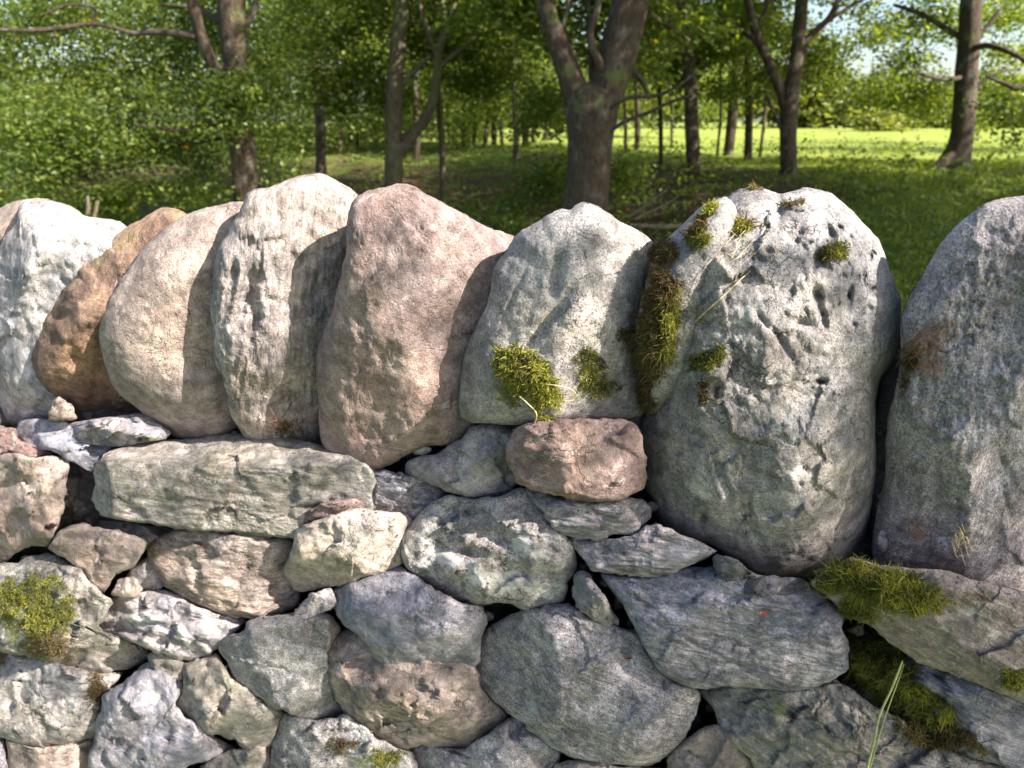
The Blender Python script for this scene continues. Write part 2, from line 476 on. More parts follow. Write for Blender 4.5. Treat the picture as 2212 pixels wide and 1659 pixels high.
# ================================================================ cope stones
G, Pq, Br = 0, 1, 2        # stain channels; the pale one also holds a painted sun streak
stone('C0', [(-70,470),(-20,452),(0,451),(19,440),(42,432),(80,428),(112,432),(141,442),(166,453),(190,475),(170,540),(60,560),(-70,560)],
      d=-16, H=5, a=2.5, mat='tan', name='cope_stone', label='tan cope stone peeping out behind the white-topped one at the far left', mk=dict(lichen=.1))
stone('C1', [(-30,600),(-12,555),(13,512),(38,480),(41,445),(50,433),(93,438),(106,433),(141,444),(166,459),(192,470),(237,476),(262,484),(276,493),
             (300,540),(300,640),(240,760),(190,840),(150,880),(130,895),(100,902),(35,928),(-20,930),(-60,860),(-60,700)],
      d=-6.5, H=3.0, a=6, sharp=True, F=[(120,520,0,-.1,-.95),(60,600,0,.75,-.15),(150,640,0.3,-.12,.02),(90,840,0,.1,.25)], cell=.16, crk=.6, mat='white', rough=1.3,
      dents=[(150,530,70,12,-5,.8)], tints=[(G,40,860,80,60,0,.35)],
      mk=dict(lichen=.5, lichen_col=(.50,.52,.52), strata=.3, angle=70), name='cope_stone', label='pale bluish white cope stone with a bright angular top at the far left')
stone('C2', [(346,452),(368,450),(400,463),(440,490),(470,560),(430,680),(360,790),(335,860),(312,893),(270,900),(230,904),(173,904),(144,880),(128,860),(106,844),
             (83,815),(74,796),(70,770),(80,738),(91,712),(90,693),(106,674),(122,642),(141,620),(173,598),(165,590),(170,578),(224,533),(275,491)],
      d=-2.4, H=2.8, a=6, sharp=True, cap=False, ch=2, F=[(260,560,.4,-.12,-.75),(150,690,1.4,.0,-.50),(210,690,1.0,-.50,.55),(150,850,-.5,.1,.9),(250,820,-1.6,-.45,.65)],
      dents=[(126,682,16,12,0,.9),(215,770,10,70,-10,.5)], tints=[(G,270,520,70,22,38,.45),(G,215,560,50,16,38,.5),(Br,126,684,16,10,0,1)],
      mat='brown', mk=dict(lichen=.05, speck=.6), cell=.12, name='cope_stone', label='orange brown cope stone with a jagged left edge and dark underside', rough=1.2)
stone('C3', [(400,465),(448,450),(496,439),(528,437),(565,452),(590,560),(580,800),(545,900),(512,922),(499,931),(464,945),(422,951),(390,948),(368,937),(339,914),
             (307,889),(272,863),(243,834),(232,796),(218,754),(214,712),(224,674),(250,626),(288,565),(339,507)],
      d=0.3, H=5.0, a=3.0, crk=.5, ch=0, cap=False, F=[(320,720,0.6,-.22,-.04),(400,560,0,-.10,-.42),(440,760,-2.0,-.6,0),(400,880,-1,-.1,.5)], soft=.006, rough=.8, lump=.5,
      tints=[(Pq,430,865,9,16,20,.6),(Pq,500,858,22,7,25,.5)], mat='tan', mk=dict(lichen=.05, speck=.5, cracks=.5, pits=.5), name='cope_stone',
      label='smooth buff egg-shaped cope stone leaning against the brown one')
stone('C4', [(528,438),(534,421),(544,413),(576,409),(608,397),(637,385),(666,377),(691,377),(708,383),(728,395),(757,409),(775,425),(800,500),(800,700),(740,850),(715,950),
             (700,966),(692,972),(672,977),(600,978),(560,969),(538,950),(518,924),(499,895),(493,860),(486,830),(480,808),(466,783),(463,754),(461,712),(456,667),(461,626),(463,578),
             (470,546),(483,520),(499,495),(512,472)],
      d=1.4, H=3.2, a=6, ch=3, cap=False, sharp=True, F=[(540,640,0.8,-.22,-.06),(620,480,0,-.12,-.45),(640,760,-1.6,-.72,.02),(590,900,0,-.1,.3)], soft=.005, rough=1.8, lump=.7,
      st=(84,1.9,135), cell=.07, crk=.5, dents=[(536,640,14,60,-12,1.6),(548,690,12,36,-10,1.4),(505,585,9,30,-10,.7),(675,700,60,150,0,.5)],
      tints=[(Br,610,920,26,22,20,.7)], mat='pale', mk=dict(strata=.7, angle=84, lichen=.15, cracks=.8), name='cope_stone',
      label='tallest pale cope stone with wrinkled vertical grain and a bright rounded top')
stone('C5b', [(1000,480),(1057,494),(1085,501),(1102,508),(1118,516),(1110,560),(1070,620),(1000,600)], d=-10, H=3, a=2.5, mat='pink', name='cope_stone',
      label='low tip of a pink cope stone showing between the pink and grey humps', mk=dict(lichen=.05))
stone('C5', [(776,423),(798,414),(837,406),(856,400),(882,401),(898,407),(920,422),(958,441),(997,463),(1032,481),(1067,500),(1090,520),(1120,560),(1110,640),(1080,740),
             (1060,840),(1060,900),(1029,915),(1003,937),(981,956),(955,961),(926,959),(907,966),(869,985),(843,998),(818,1014),(792,1019),(766,1017),(741,1007),(715,985),
             (699,959),(692,931),(690,876),(688,840),(685,802),(688,754),(699,722),(718,677),(725,642),(738,588),(749,543),(750,498),(753,466),(763,437)],
      d=3.6, H=2.2, a=8, crk=.5, lump=.5, ch=0, cap=False, sharp=True, F=[(850,560,0.4,-.12,-.10),(900,440,0,-.03,-.8),(1010,560,-1.4,-.50,-.22),(930,760,-1.5,-.80,.10),(720,760,.3,.55,.10),(800,780,.1,.14,.34),(770,870,-.2,.42,.10),(850,900,-.9,-.34,.30),(790,960,-1.0,.05,.7)],
      soft=.0018, rough=1.0, dents=[(790,680,45,60,20,.7),(815,905,45,70,10,.5)], tints=[(G,825,705,60,42,-35,.42),(G,770,900,60,70,0,.30),(Pq,905,925,8,5,0,.5)],
      mat='pink', mk=dict(lichen=.06, speck=.55, cracks=.4), name='cope_stone', label='big pinkish faceted cope stone crossed by a slanting edge', cell=.05)
stone('C6', [(1112,512),(1125,501),(1144,491),(1176,471),(1195,460),(1211,455),(1234,455),(1246,444),(1262,438),(1285,444),(1309,459),(1335,479),(1367,495),(1392,510),(1416,530),
             (1402,565),(1388,640),(1378,700),(1376,760),(1384,830),(1392,880),(1385,897),(1350,903),(1302,903),(1239,907),(1211,908),(1147,915),(1099,917),(1051,912),(1013,910),(993,895),(992,866),
             (997,818),(1002,783),(1010,750),(1029,709),(1048,671),(1062,626),(1064,588),(1086,552),(1102,533)],
      d=5.4, H=2.4, a=6, ch=2, crk=.3, lump=.5, cap=False, sharp=True, F=[(1150,560,0,-.05,-.42),(1280,520,-.6,-.20,-.5),(1290,700,-1.2,-.95,-.05),(1180,760,.2,.28,-.18),(1130,800,.4,.20,.16),(1240,800,.7,-.36,.24),(1060,860,-.4,.7,.3)],
      soft=.003, rough=.9, dents=[(1200,600,15,55,-10,1.2),(1185,690,80,12,50,.9),(1310,560,50,100,-30,.5),(1110,640,6,60,-25,.4)],
      tints=[(G,1050,830,60,70,0,.35),(G,1280,800,60,30,0,.4),(Pq,1180,860,26,40,0,.35)],
      mat='grey', mk=dict(lichen=.1, speck=.8, pits=.6, cracks=.5), name='cope_stone', label='grey double-humped cope stone with a bright green moss tuft on its front')
stone('C7b', [(1575,425),(1543,431),(1511,450),(1482,479),(1447,511),(1422,533),(1405,565),(1398,600),(1385,650),(1374,700),(1372,760),(1385,830),(1390,880),(1402,900),(1440,880),
              (1500,800),(1540,600),(1600,470)], d=4.0, H=3.6, a=3.5, F=[(1450,600,0,.5,-.4),(1420,780,0,.5,.0)], mat='grey', mk=dict(lichen=.35, speck=.8),
      tints=[(Br,1430,620,50,120,0,.8),(G,1420,700,40,100,0,.5)], name='cope_stone', label='moss covered cope stone squeezed behind the big pitted one')
stone('C7', [(1520,498),(1527,484),(1540,463),(1559,443),(1578,424),(1600,411),(1623,408),(1648,412),(1668,417),(1684,424),(1698,422),(1712,417),(1732,410),(1751,410),(1776,415),(1802,426),(1824,447),
             (1847,466),(1866,491),(1888,507),(1904,533),(1911,559),(1920,591),(1936,626),(1944,658),(1946,706),(1941,754),(1927,779),(1911,802),(1901,815),(1895,834),(1890,860),
             (1888,892),(1889,940),(1891,1001),(1888,1052),(1879,1100),(1866,1164),(1831,1203),(1799,1225),(1763,1240),(1735,1247),(1687,1245),(1648,1243),(1623,1231),(1600,1212),
             (1578,1203),(1559,1187),(1536,1171),(1495,1163),(1463,1151),(1437,1139),(1421,1120),(1413,1094),(1403,1062),(1389,1033),(1386,995),(1380,956),(1384,911),(1389,895),
             (1405,876),(1412,844),(1413,820),(1420,800),(1441,751),(1443,722),(1453,700),(1456,658),(1460,616),(1466,578),(1482,552),(1504,527)],
      d=6.0, H=8.0, a=2.9, F=[(1600,760,0.6,-.24,-.14),(1660,500,0,-.04,-.42),(1790,600,-.6,-.30,-.28),(1480,800,-1,.7,.0),(1830,900,0,-.42,.06),(1620,1080,0,.02,.30),(1820,1120,0,-.5,.4)],
      soft=.006, rough=1.8, lump=.9, cell=.16, res=3.6, thick=26, jag=.8,
      dents=[(1684,450,11.2,27.2,-5,0.88),(1720,520,7.2,5.6,20,0.8),(1790,500,12.8,20.8,25,1.32),(1772,560,14.4,24,20,1.43),(1813,490,8.8,5.6,-30,1.1),(1765,640,9.6,20.8,15,1.43),(1760,580,7.2,7.2,0,0.88),(1735,700,24,9.6,-10,0.99),(1690,740,7.2,41.6,30,0.94),(1655,700,6.4,36.8,38,0.72),(1640,560,14.4,9.6,0,0.77),(1780,690,7.2,24,10,0.77),(1880,560,4.8,4.8,0,0.8),(1845,700,5.6,4.8,0,0.8),(1775,822,11.2,9.6,0,0.88),(1728,1045,7.2,5.6,0,0.64),(1516,940,5.6,7.2,0,0.72),(1464,977,7.2,5.6,0,0.72),(1739,1010,14.4,5.6,-15,0.8),(1820,1030,56,12.8,20,0.99),(1850,1000,16,48,0,0.66),(1521,1120,7.2,20.8,-5,1.43),(1630,1150,10.4,72,25,0.88),(1560,1030,8,64,20,0.72),(1700,960,60,80,0,-0.64),(1480,800,20,80,5,-0.48),(1720,1020,60,30,0,-0.56),(1835,640,8,40,-10,0.56),(1560,600,40,70,0,-0.4),(1590,820,64,48,0,0.4),(1777,678,5,7,60,0.7),(1854,557,7,6,50,0.7),(1886,622,7,3,38,0.8),(1836,514,7,6,17,0.8),(1725,502,7,6,73,0.6),(1881,551,4,8,41,0.9),(1831,636,6,3,44,0.8),(1869,595,3,6,75,0.6),(1591,508,6,5,78,0.5),(1663,542,7,8,71,0.5),(1774,640,5,7,38,0.7),(1736,532,5,6,45,0.7),(1769,664,7,7,40,0.5),(1878,666,7,8,16,0.6),(1750,525,7,5,42,0.7),(1789,680,5,4,15,0.4),(1784,524,7,5,75,0.5),(1745,679,3,6,19,0.5),(1888,546,3,8,58,0.8),(1807,551,4,3,4,0.9),(1834,637,4,8,2,0.7)],
      tints=[(Pq,1660,620,110,80,20,.40),(Pq,1760,470,60,40,0,.25),(G,1700,1170,120,60,0,.35),(G,1560,1130,70,40,0,.35),(G,1790,580,30,40,0,.35),(Pq,1720,1030,44,26,0,.7),(Br,1548,845,10,24,0,.9),
             (Pq,1640,980,40,120,20,.25),(Br,1773,826,14,8,0,.9)],
      mat='grey', mk=dict(lichen=.5, lichen_col=(.47,.47,.44), blotch=.5, speck=.7, pits=.9, cracks=.8, bump=1.1), name='cope_stone',
      label='largest cope stone, grey, pitted and patched with lichen, moss on its left side')
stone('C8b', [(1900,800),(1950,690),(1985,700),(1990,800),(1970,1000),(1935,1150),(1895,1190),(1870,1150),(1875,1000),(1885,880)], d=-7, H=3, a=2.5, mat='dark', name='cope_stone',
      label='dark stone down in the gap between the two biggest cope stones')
stone('C8', [(2350,450),(2260,422),(2212,428),(2183,430),(2150,436),(2118,449),(2090,471),(2061,497),(2042,519),(2022,549),(2006,578),(1987,607),(1968,639),(1955,667),(1947,693),(1946,731),
             (1950,770),(1946,802),(1936,840),(1930,866),(1923,892),(1917,930),(1914,972),(1917,1014),(1907,1062),(1896,1100),(1892,1135),(1885,1167),(1887,1206),(1898,1227),(1920,1232),(1984,1231),
             (2032,1235),(2064,1244),(2096,1257),(2131,1268),(2163,1280),(2212,1290),(2330,1310),(2420,1200),(2450,900),(2440,650)],
      d=3.8, H=3.4, a=5.5, cap=False, ch=0, cell=.1, F=[(2080,640,0.6,.26,-.22),(2110,1000,0,.06,-.07),(2180,560,0.2,-.06,-.34),(2250,500,0,-.1,-.6),(2110,1030,.1,.55,.34),(2110,1000,0,-.78,.42)],
      soft=.0022, rough=1.6, st=(86,1.6,80), dents=[(2168,1000,7,40,22,.5),(2175,1090,6,40,14,.5)], tints=[(G,2070,1060,70,50,50,.5),(G,1980,1100,40,30,0,.4),(Br,1965,770,24,110,15,.55)],
      mat='slate', mk=dict(strata=.5, angle=86, lichen=.3, speck=1.0, cracks=.3, pits=.6), name='cope_stone', res=4.0, thick=24,
      label='large rough grey cope stone cut off by the right edge with a bright slanting facet')

# ================================================================ wall stones under the cope
DSH = dict(S5=1.3, S6=0.9, S13=-1.2, S12=2.0, S11=2.0, S14=1.6, S2a=2.5, S2b=2.0)
def ws(key, pts, **kw):
    kw['H'] = kw.get('H', 2.6) * .34; kw['a'] = 2.4; kw['fil'] = 5 + 9 * kw['H']; kw.setdefault('mode', .0); kw.setdefault('ch', 7)
    kw.setdefault('sharp', True); kw.setdefault('nf', 4); kw.setdefault('tilt', .5); kw.setdefault('crk', 1.2); kw['cell'] = kw.pop('cellx', None) or max(.24, kw.get('cell', 0) * 1.8); kw.setdefault('jag', 2.2); kw['soft'] = .0006; kw.setdefault('lump', .12); kw['rough'] = kw.get('rough', 1) * .75
    kw.setdefault('chf', (.74, .93)); kw['nf'] = kw.get('nf', 4)
    kw['F'] = [(x, y, fd, gx * 2.0, gy * 2.0) for x, y, fd, gx, gy in kw.get('F', ())]
    kw['d'] = kw.get('d', 0) - DSH.get(key, 1.0)
    return stone(key, pts, **kw)
ws('S1', [(128,857),(112,870),(102,892),(106,907),(134,910),(168,906),(160,880)], d=-1, nf=3, mat='tan', name='pinning_stone', label='small pinkish wedge under the brown cope stone')
ws('S2b', [(45,906),(35,921),(30,940),(64,970),(109,974),(150,996),(205,1024),(214,1010),(222,985),(240,968),(256,955),(180,925),(128,905)],
   d=1, F=[(90,930,0,-.1,-1.2),(70,950,0,.25,.3),(170,980,0,-.15,.25)], mat='blue', mk=dict(lichen=.3, strata=.3, angle=10), label='angular blue slate chip below the brown cope stone')
ws('S2a', [(120,930),(128,918),(205,905),(307,892),(330,906),(370,935),(355,950),(320,954),(256,966),(205,961),(150,953)], d=3, H=1.5, a=7,
   F=[(220,925,0,0,-.9),(280,950,0,.1,.6)], mat='slate', mk=dict(lichen=.15, strata=.6, angle=-6), tints=[(G,330,948,50,14,15,.6)], label='thin flat slate with a green lower edge', jag=.7)
ws('S3', [(-60,915),(0,918),(34,925),(40,950),(112,972),(112,995),(0,995),(-60,995)], d=-1, nf=3, F=[(20,940,0,0,-.7)], mat='red', mk=dict(strata=.5, angle=-8), label='dull pink slab at the left edge under the white-topped cope stone')
ws('S4b', [(140,990),(180,1010),(209,1024),(210,1070),(220,1108),(180,1120),(140,1137),(112,1165),(105,1120),(125,1050)], d=-2, F=[(160,1060,0,-.8,0)], mat='dark', cell=.2, label='dark block standing in for the shaded side of the tan one')  # a shaded side facet, its shadow put into the dark colour
ws('S4', [(-60,1010),(8,982),(20,978),(45,980),(64,990),(106,986),(150,993),(150,1006),(141,1033),(138,1094),(131,1116),(114,1160),(102,1182),(64,1178),(32,1194),(16,1210),(-20,1217),(-60,1200)],
   d=2.5, H=2, a=9, F=[(60,1060,0,.12,.05),(40,1150,0,.05,.35),(130,1080,0,-.5,0)], mat='tan', mk=dict(lichen=.1), cell=.25, ch=2, nf=2, label='broad tan block with a flaked front at the left edge')
ws('S7b', [(190,1122),(275,1128),(380,1143),(400,1160),(350,1185),(330,1190),(300,1185),(180,1150)], d=-2, F=[(290,1140,0,0,-.8)], mat='slate', label='dark slab edge above the tan wedge')
ws('S5', [(208,1001),(221,988),(237,974),(275,966),(307,954),(368,950),(416,948),(512,934),(560,940),(640,950),(740,975),(800,1010),(812,1045),(800,1070),(812,1100),(790,1112),(740,1122),(700,1124),
          (672,1132),(648,1150),(640,1161),(592,1162),(544,1157),(499,1149),(448,1148),(384,1142),(320,1130),(275,1124),(221,1113),(208,1094),(202,1075),(208,1052),(206,1020)],
   d=4.5, H=2.2, a=9, F=[(430,990,0,.03,-1.1),(620,1008,0,-.02,-1.0),(430,1060,.6,-.05,.06),(240,1040,.1,.5,.05),(740,1060,.4,-.22,-.05),(500,1140,.2,0,.7)],
   soft=.0015, rough=1.2, st=(-5,1.3,90), tints=[(G,340,1060,150,70,0,.42),(G,470,1010,120,20,-5,.4),(Pq,500,1035,22,30,0,.5),(G,600,1145,60,16,-5,.5),(Pq,395,1090,8,8,0,.6)],
   mat='green', mk=dict(strata=.6, angle=-5, lichen=.3), ch=0, nf=1, cellx=.16, crk=.6, label='long greenish block, the longest stone under the cope, with a dark shaded top', res=3.8, dents=[(318,1010,5,30,0,.5),(700,1095,60,8,5,.8)])
ws('S6', [(640,1120),(700,1085),(760,1075),(800,1078),(800,1100),(745,1110),(690,1118),(650,1135)], d=4.2, H=1, F=[(720,1090,0,0,-.4)], mat='red', mk=dict(strata=.7, angle=12), label='thin dusky flake on the right end of the long greenish block', name='pinning_stone')
ws('S7', [(102,1185),(118,1164),(134,1145),(150,1135),(179,1131),(224,1142),(272,1151),(307,1161),(318,1172),(314,1187),(298,1212),(282,1228),(256,1240),(242,1252),(225,1280),(213,1276),(200,1260),(173,1226),(144,1208),(122,1196)],
   d=4, H=1.6, a=8, F=[(190,1190,0,.0,.10),(290,1180,.2,-.5,-.2),(240,1145,0,0,-.7)], mat='tan', mk=dict(lichen=.05), cell=.1, ch=2, nf=1, cellx=.16, crk=.6, label='tan wedge with a pointed lower tip and a bright right corner')
ws('S8b', [(270,1245),(300,1212),(322,1200),(350,1232),(358,1264),(328,1284),(300,1288)], d=0, nf=3, mat='slate', mk=dict(strata=.5), label='small dark stone behind the cream chip', name='pinning_stone')
ws('S8', [(238,1284),(256,1254),(278,1243),(298,1251),(305,1270),(300,1284),(282,1292),(256,1292)], d=3, H=1.5, nf=4, mat='cream', mk=dict(lichen=.3), label='small bright cream chip', name='pinning_stone')
ws('S9', [(320,1196),(323,1174),(345,1158),(384,1146),(480,1146),(576,1159),(645,1167),(650,1210),(640,1250),(650,1290),(640,1308),(608,1325),(563,1335),(525,1335),(480,1327),(448,1318),(416,1310),(384,1291),(358,1266),(339,1240),(326,1218)],
   d=3.5, H=3.2, a=4.5, F=[(460,1160,0,0,-1.1),(420,1220,.5,-.10,.02),(560,1250,.0,-.30,.10),(480,1300,0,0,.5)], mat='tan', st=(-4,1.8,100), rough=1.5, mk=dict(strata=.8, angle=-4, lichen=0.03, speck=.6),
   cellx=.16, crk=.6, label='rounded brown stone with a crinkled bright left half', dents=[(425,1250,9,50,15,.6)])
ws('S10', [(638,1151),(658,1135),(699,1118),(747,1104),(779,1097),(802,1100),(824,1104),(880,1110),(898,1125),(880,1142),(869,1164),(872,1209),(874,1219),(843,1231),(811,1240),(786,1242),(763,1258),(741,1262),(683,1271),(655,1277),
           (638,1275),(626,1260),(612,1238),(618,1219),(632,1190),(636,1167)],
   d=5.5, H=3, a=4.5, F=[(730,1160,.5,-.10,-.14),(850,1150,.0,-.4,-.30),(640,1200,0,.5,0),(760,1230,.3,-.08,.65),(680,1250,.1,.1,.4)], mat='cream', rough=1.3, cell=.12,
   tints=[(G,700,1210,60,30,0,.25)], mk=dict(lichen=.4, lichen_col=(.42,.47,.46)), label='cream stone tinged with pale teal, bright top and shaded lower right')
ws('S11', [(805,1019),(824,1015),(863,1022),(891,1032),(927,1045),(968,1062),(958,1082),(930,1097),(908,1110),(891,1120),(859,1114),(811,1105),(803,1084),(795,1075),(793,1052),(797,1030)],
   d=2, H=2, a=6, F=[(850,1070,0,.05,.05),(930,1070,0,-.7,0),(850,1025,0,0,-.6)], st=(-10,2.6,150), mat='blue', mk=dict(strata=1.0, angle=-10, lichen=.1), label='small blue-grey stone with layered grain under the pink cope stone')
ws('S12', [(875,1007),(885,995),(907,985),(939,982),(965,966),(991,950),(1019,924),(1045,914),(1080,914),(1102,924),(1112,937),(1112,960),(1103,1007),(1120,1039),(1106,1060),(1074,1076),(1035,1079),(1003,1073),(971,1065),(949,1052),(923,1043),(891,1030),(876,1020)],
   d=3, H=2.6, a=5, F=[(1000,1000,0,.16,-.35),(1060,960,0,-.15,-.3),(1010,1050,0,.05,.35)], mat='slate', cell=.08, mk=dict(lichen=.3), tints=[(Pq,1040,975,60,12,38,.4)],  # the pale streak is sunlight put into the stone's colour
   label='grey triangular stone with a streak of sun, left of the red block')
ws('S13', [(1099,947),(1106,930),(1131,916),(1195,906),(1327,905),(1362,910),(1378,921),(1388,950),(1394,1001),(1396,1039),(1382,1059),(1351,1076),(1319,1082),(1271,1084),(1243,1082),(1195,1069),(1147,1056),(1118,1043),(1103,1017),(1093,988),(1095,960)],
   d=6, H=2.8, a=5, F=[(1240,920,0,0,-1.15),(1200,1000,.5,-.10,.06),(1320,990,.2,-.40,.05),(1120,1000,.1,.35,.1),(1230,1060,.1,0,.6)], soft=.003, mat='red', rough=1.0, tints=[(Pq,1340,985,6,40,25,.5),(Br,1230,1070,100,16,0,.35)],
   mk=dict(lichen=.08), cellx=.16, crk=.6, label='reddish brown block with a sunlit face directly under the double-humped cope stone')
ws('S15', [(1138,1052),(1163,1060),(1211,1074),(1259,1080),(1351,1074),(1392,1080),(1408,1098),(1404,1119),(1388,1135),(1376,1149),(1367,1159),(1335,1152),(1303,1165),(1259,1165),(1239,1163),(1221,1156),(1189,1136),(1176,1112),(1157,1092),(1140,1070)],
   d=5, H=1.8, a=6, F=[(1280,1095,0,0,-.8),(1280,1135,.2,0,.35),(1180,1090,0,.5,0)], st=(-3,1.8,120), mat='slate', mk=dict(strata=.9, angle=-3, lichen=.1), ch=3, nf=2, cellx=.10, crk=.45, label='flat grey layered slab tucked under the reddish block')
ws('S14', [(936,1084),(965,1069),(1035,1077),(1083,1073),(1118,1057),(1140,1060),(1172,1103),(1180,1126),(1204,1145),(1226,1161),(1237,1187),(1248,1212),(1241,1241),(1225,1262),(1218,1301),(1195,1317),(1163,1324),(1131,1318),(1106,1304),
           (1080,1301),(1048,1303),(1010,1302),(971,1291),(939,1272),(917,1256),(894,1240),(875,1224),(867,1196),(864,1167),(875,1145),(894,1126),(915,1100)],
   d=6.5, H=3.6, a=3.6, F=[(1080,1110,0,.02,-.75),(1000,1190,.4,-.06,.0),(1160,1200,.2,-.28,.08),(1060,1280,.1,0,.45)], soft=.004, rough=2.0, lump=1.6, cell=.15,
   dents=[(1000,1190,60,14,-15,1.3),(1090,1170,40,12,-30,.9),(985,1150,20,14,0,.9),(1130,1235,10,30,20,.8),(1060,1140,80,9,-6,-.5)],
   tints=[(Pq,960,1210,70,30,-20,.8),(Pq,1060,1250,100,34,-15,.95),(Pq,1130,1180,70,26,-35,.75),(Pq,1170,1270,44,34,0,.8),(Pq,910,1160,40,40,0,.55),(Br,1060,1115,80,14,0,.2),(Pq,980,1110,60,14,0,.4)],
   mat='grey', mk=dict(lichen=.5, cracks=.9, speck=1.0), label='knobbly grey and white quartz-veined rock in the middle of the wall', res=3.6)
ws('S16', [(1225,1158),(1260,1165),(1303,1166),(1367,1158),(1392,1137),(1418,1130),(1444,1143),(1482,1158),(1517,1173),(1550,1190),(1513,1211),(1463,1232),(1418,1250),(1367,1245),(1280,1234),(1266,1215),(1246,1190),(1234,1178)],
   d=6, H=1.8, a=7, F=[(1380,1170,0,0,-.65),(1320,1215,.1,.02,.3),(1470,1200,.2,-.25,.25)], st=(-8,2.4,110), mat='slate', mk=dict(strata=1.0, angle=-8, lichen=.1), tints=[(Br,1320,1192,60,8,-8,.6)], ch=3, nf=2, cellx=.10, crk=.45, label='layered grey slab resting on the big blue slate')
ws('S18', [(1536,1205),(1546,1196),(1578,1202),(1597,1217),(1637,1243),(1610,1247),(1578,1254),(1559,1247),(1540,1228)], d=7, H=1.2, nf=4, mat='dark', mk=dict(lichen=.4), label='dark shard under the bottom of the largest cope stone', name='pinning_stone')
ws('S19', [(1559,1267),(1571,1257),(1597,1252),(1655,1244),(1738,1249),(1746,1276),(1719,1283),(1639,1289),(1575,1279)], d=7.5, H=1, F=[(1650,1262,0,0,-.8)], mat='dark', mk=dict(lichen=.3, strata=.4), label='thin flake lying on the big blue slate', name='pinning_stone')
ws('S17', [(1296,1236),(1344,1246),(1412,1249),(1463,1232),(1495,1222),(1540,1226),(1620,1240),(1700,1250),(1745,1262),(1789,1300),(1823,1326),(1816,1365),(1832,1384),(1833,1432),(1821,1452),(1783,1475),(1744,1491),(1703,1492),(1642,1487),
           (1591,1481),(1543,1487),(1504,1487),(1475,1478),(1443,1464),(1424,1451),(1405,1416),(1383,1384),(1373,1358),(1348,1307),(1320,1272)],
   d=7, H=2.2, a=8, F=[(1520,1265,.1,0,-.75),(1560,1340,.4,.04,-.16),(1480,1420,.4,.10,.10),(1700,1420,.4,-.06,.22),(1360,1330,0,.6,.0),(1620,1470,0,0,.6)], soft=.0016, rough=1.1, st=(-9,1.7,85),
   dents=[(1520,1400,110,5,-28,.4),(1620,1440,60,4,-10,.3)], tints=[(Pq,1700,1380,36,20,0,.5),(Pq,1660,1410,8,18,30,.5),(Pq,1703,1460,12,16,0,.5),(Pq,1630,1350,30,8,10,.3)],
   mat='blue', mk=dict(strata=.8, angle=-9, lichen=.08, speck=.6), ch=3, nf=2, cellx=.10, crk=.45, label='big blue-grey slate slab with an orange leaf on it', res=3.8)
ws('S20', [(1240,1242),(1252,1231),(1272,1238),(1289,1266),(1305,1288),(1321,1317),(1337,1336),(1334,1364),(1316,1360),(1287,1340),(1258,1324),(1242,1308),(1237,1282)],
   d=5.5, H=1.6, F=[(1270,1290,0,.5,0),(1300,1300,0,-.5,.1)], mat='slate', mk=dict(lichen=.4), cell=.2, label='narrow upright splinter wedged beside the blue slate', name='pinning_stone')
ws('S21', [(1035,1381),(1048,1362),(1074,1346),(1099,1332),(1131,1316),(1170,1312),(1202,1307),(1227,1304),(1250,1316),(1285,1340),(1330,1350),(1380,1368),(1394,1400),(1413,1432),(1433,1461),(1471,1477),(1506,1490),(1513,1512),(1502,1541),
           (1486,1576),(1475,1605),(1447,1630),(1399,1653),(1367,1656),(1319,1647),(1259,1640),(1211,1625),(1176,1603),(1144,1577),(1112,1548),(1080,1523),(1048,1500),(1029,1478),(1026,1451),(1033,1426),(1032,1400)],
   d=6, H=3.2, a=4.5, F=[(1260,1350,0,-.02,-.6),(1110,1400,.2,.42,-.22),(1300,1450,.3,-.12,-.12),(1200,1540,.1,.12,.25),(1380,1600,0,-.2,.35)], soft=.0022, rough=1.5,
   st=(-32,1.6,70), mat='slate', mk=dict(strata=.6, angle=-25, lichen=.5, lichen_col=(.40,.42,.43), speck=1.1), tints=[(Pq,1115,1420,8,7,0,.5),(Br,1300,1350,70,24,-20,.35)],
   cellx=.10, crk=.45, label='big rough grey stone left of the blue slate, widest at its lower right', res=3.8, dents=[(1165,1390,14,40,8,.5)])
ws('S24b', [(630,1334),(648,1307),(670,1280),(718,1268),(730,1305),(705,1320),(651,1341)], d=4, H=1.2, nf=3, mat='slate', label='small grey wedge between the brown stone and the blue-grey boulder', name='pinning_stone')
ws('S22', [(715,1279),(741,1264),(779,1250),(811,1238),(869,1223),(893,1238),(916,1257),(941,1273),(973,1291),(1005,1302),(1040,1308),(1052,1336),(1044,1365),(1034,1394),(1036,1426),(1023,1452),(1007,1468),(984,1479),(952,1481),(907,1475),(869,1462),
           (843,1452),(824,1438),(808,1413),(792,1390),(773,1371),(747,1352),(731,1333),(720,1307)],
   d=7, H=3.2, a=4, F=[(850,1280,0,.0,-.62),(830,1360,.3,.12,.06),(960,1350,.3,-.22,-.10),(900,1440,.1,0,.42),(1010,1400,.1,-.6,.1)], soft=.003, rough=.9, st=(-18,.8,70),
   mat='blue', mk=dict(lichen=.12, strata=.3, angle=-18, speck=.5), tints=[(Br,850,1290,70,20,-20,.35)], cellx=.10, crk=.45, label='smooth blue-grey boulder overlapping the long pale one below it', res=3.8)
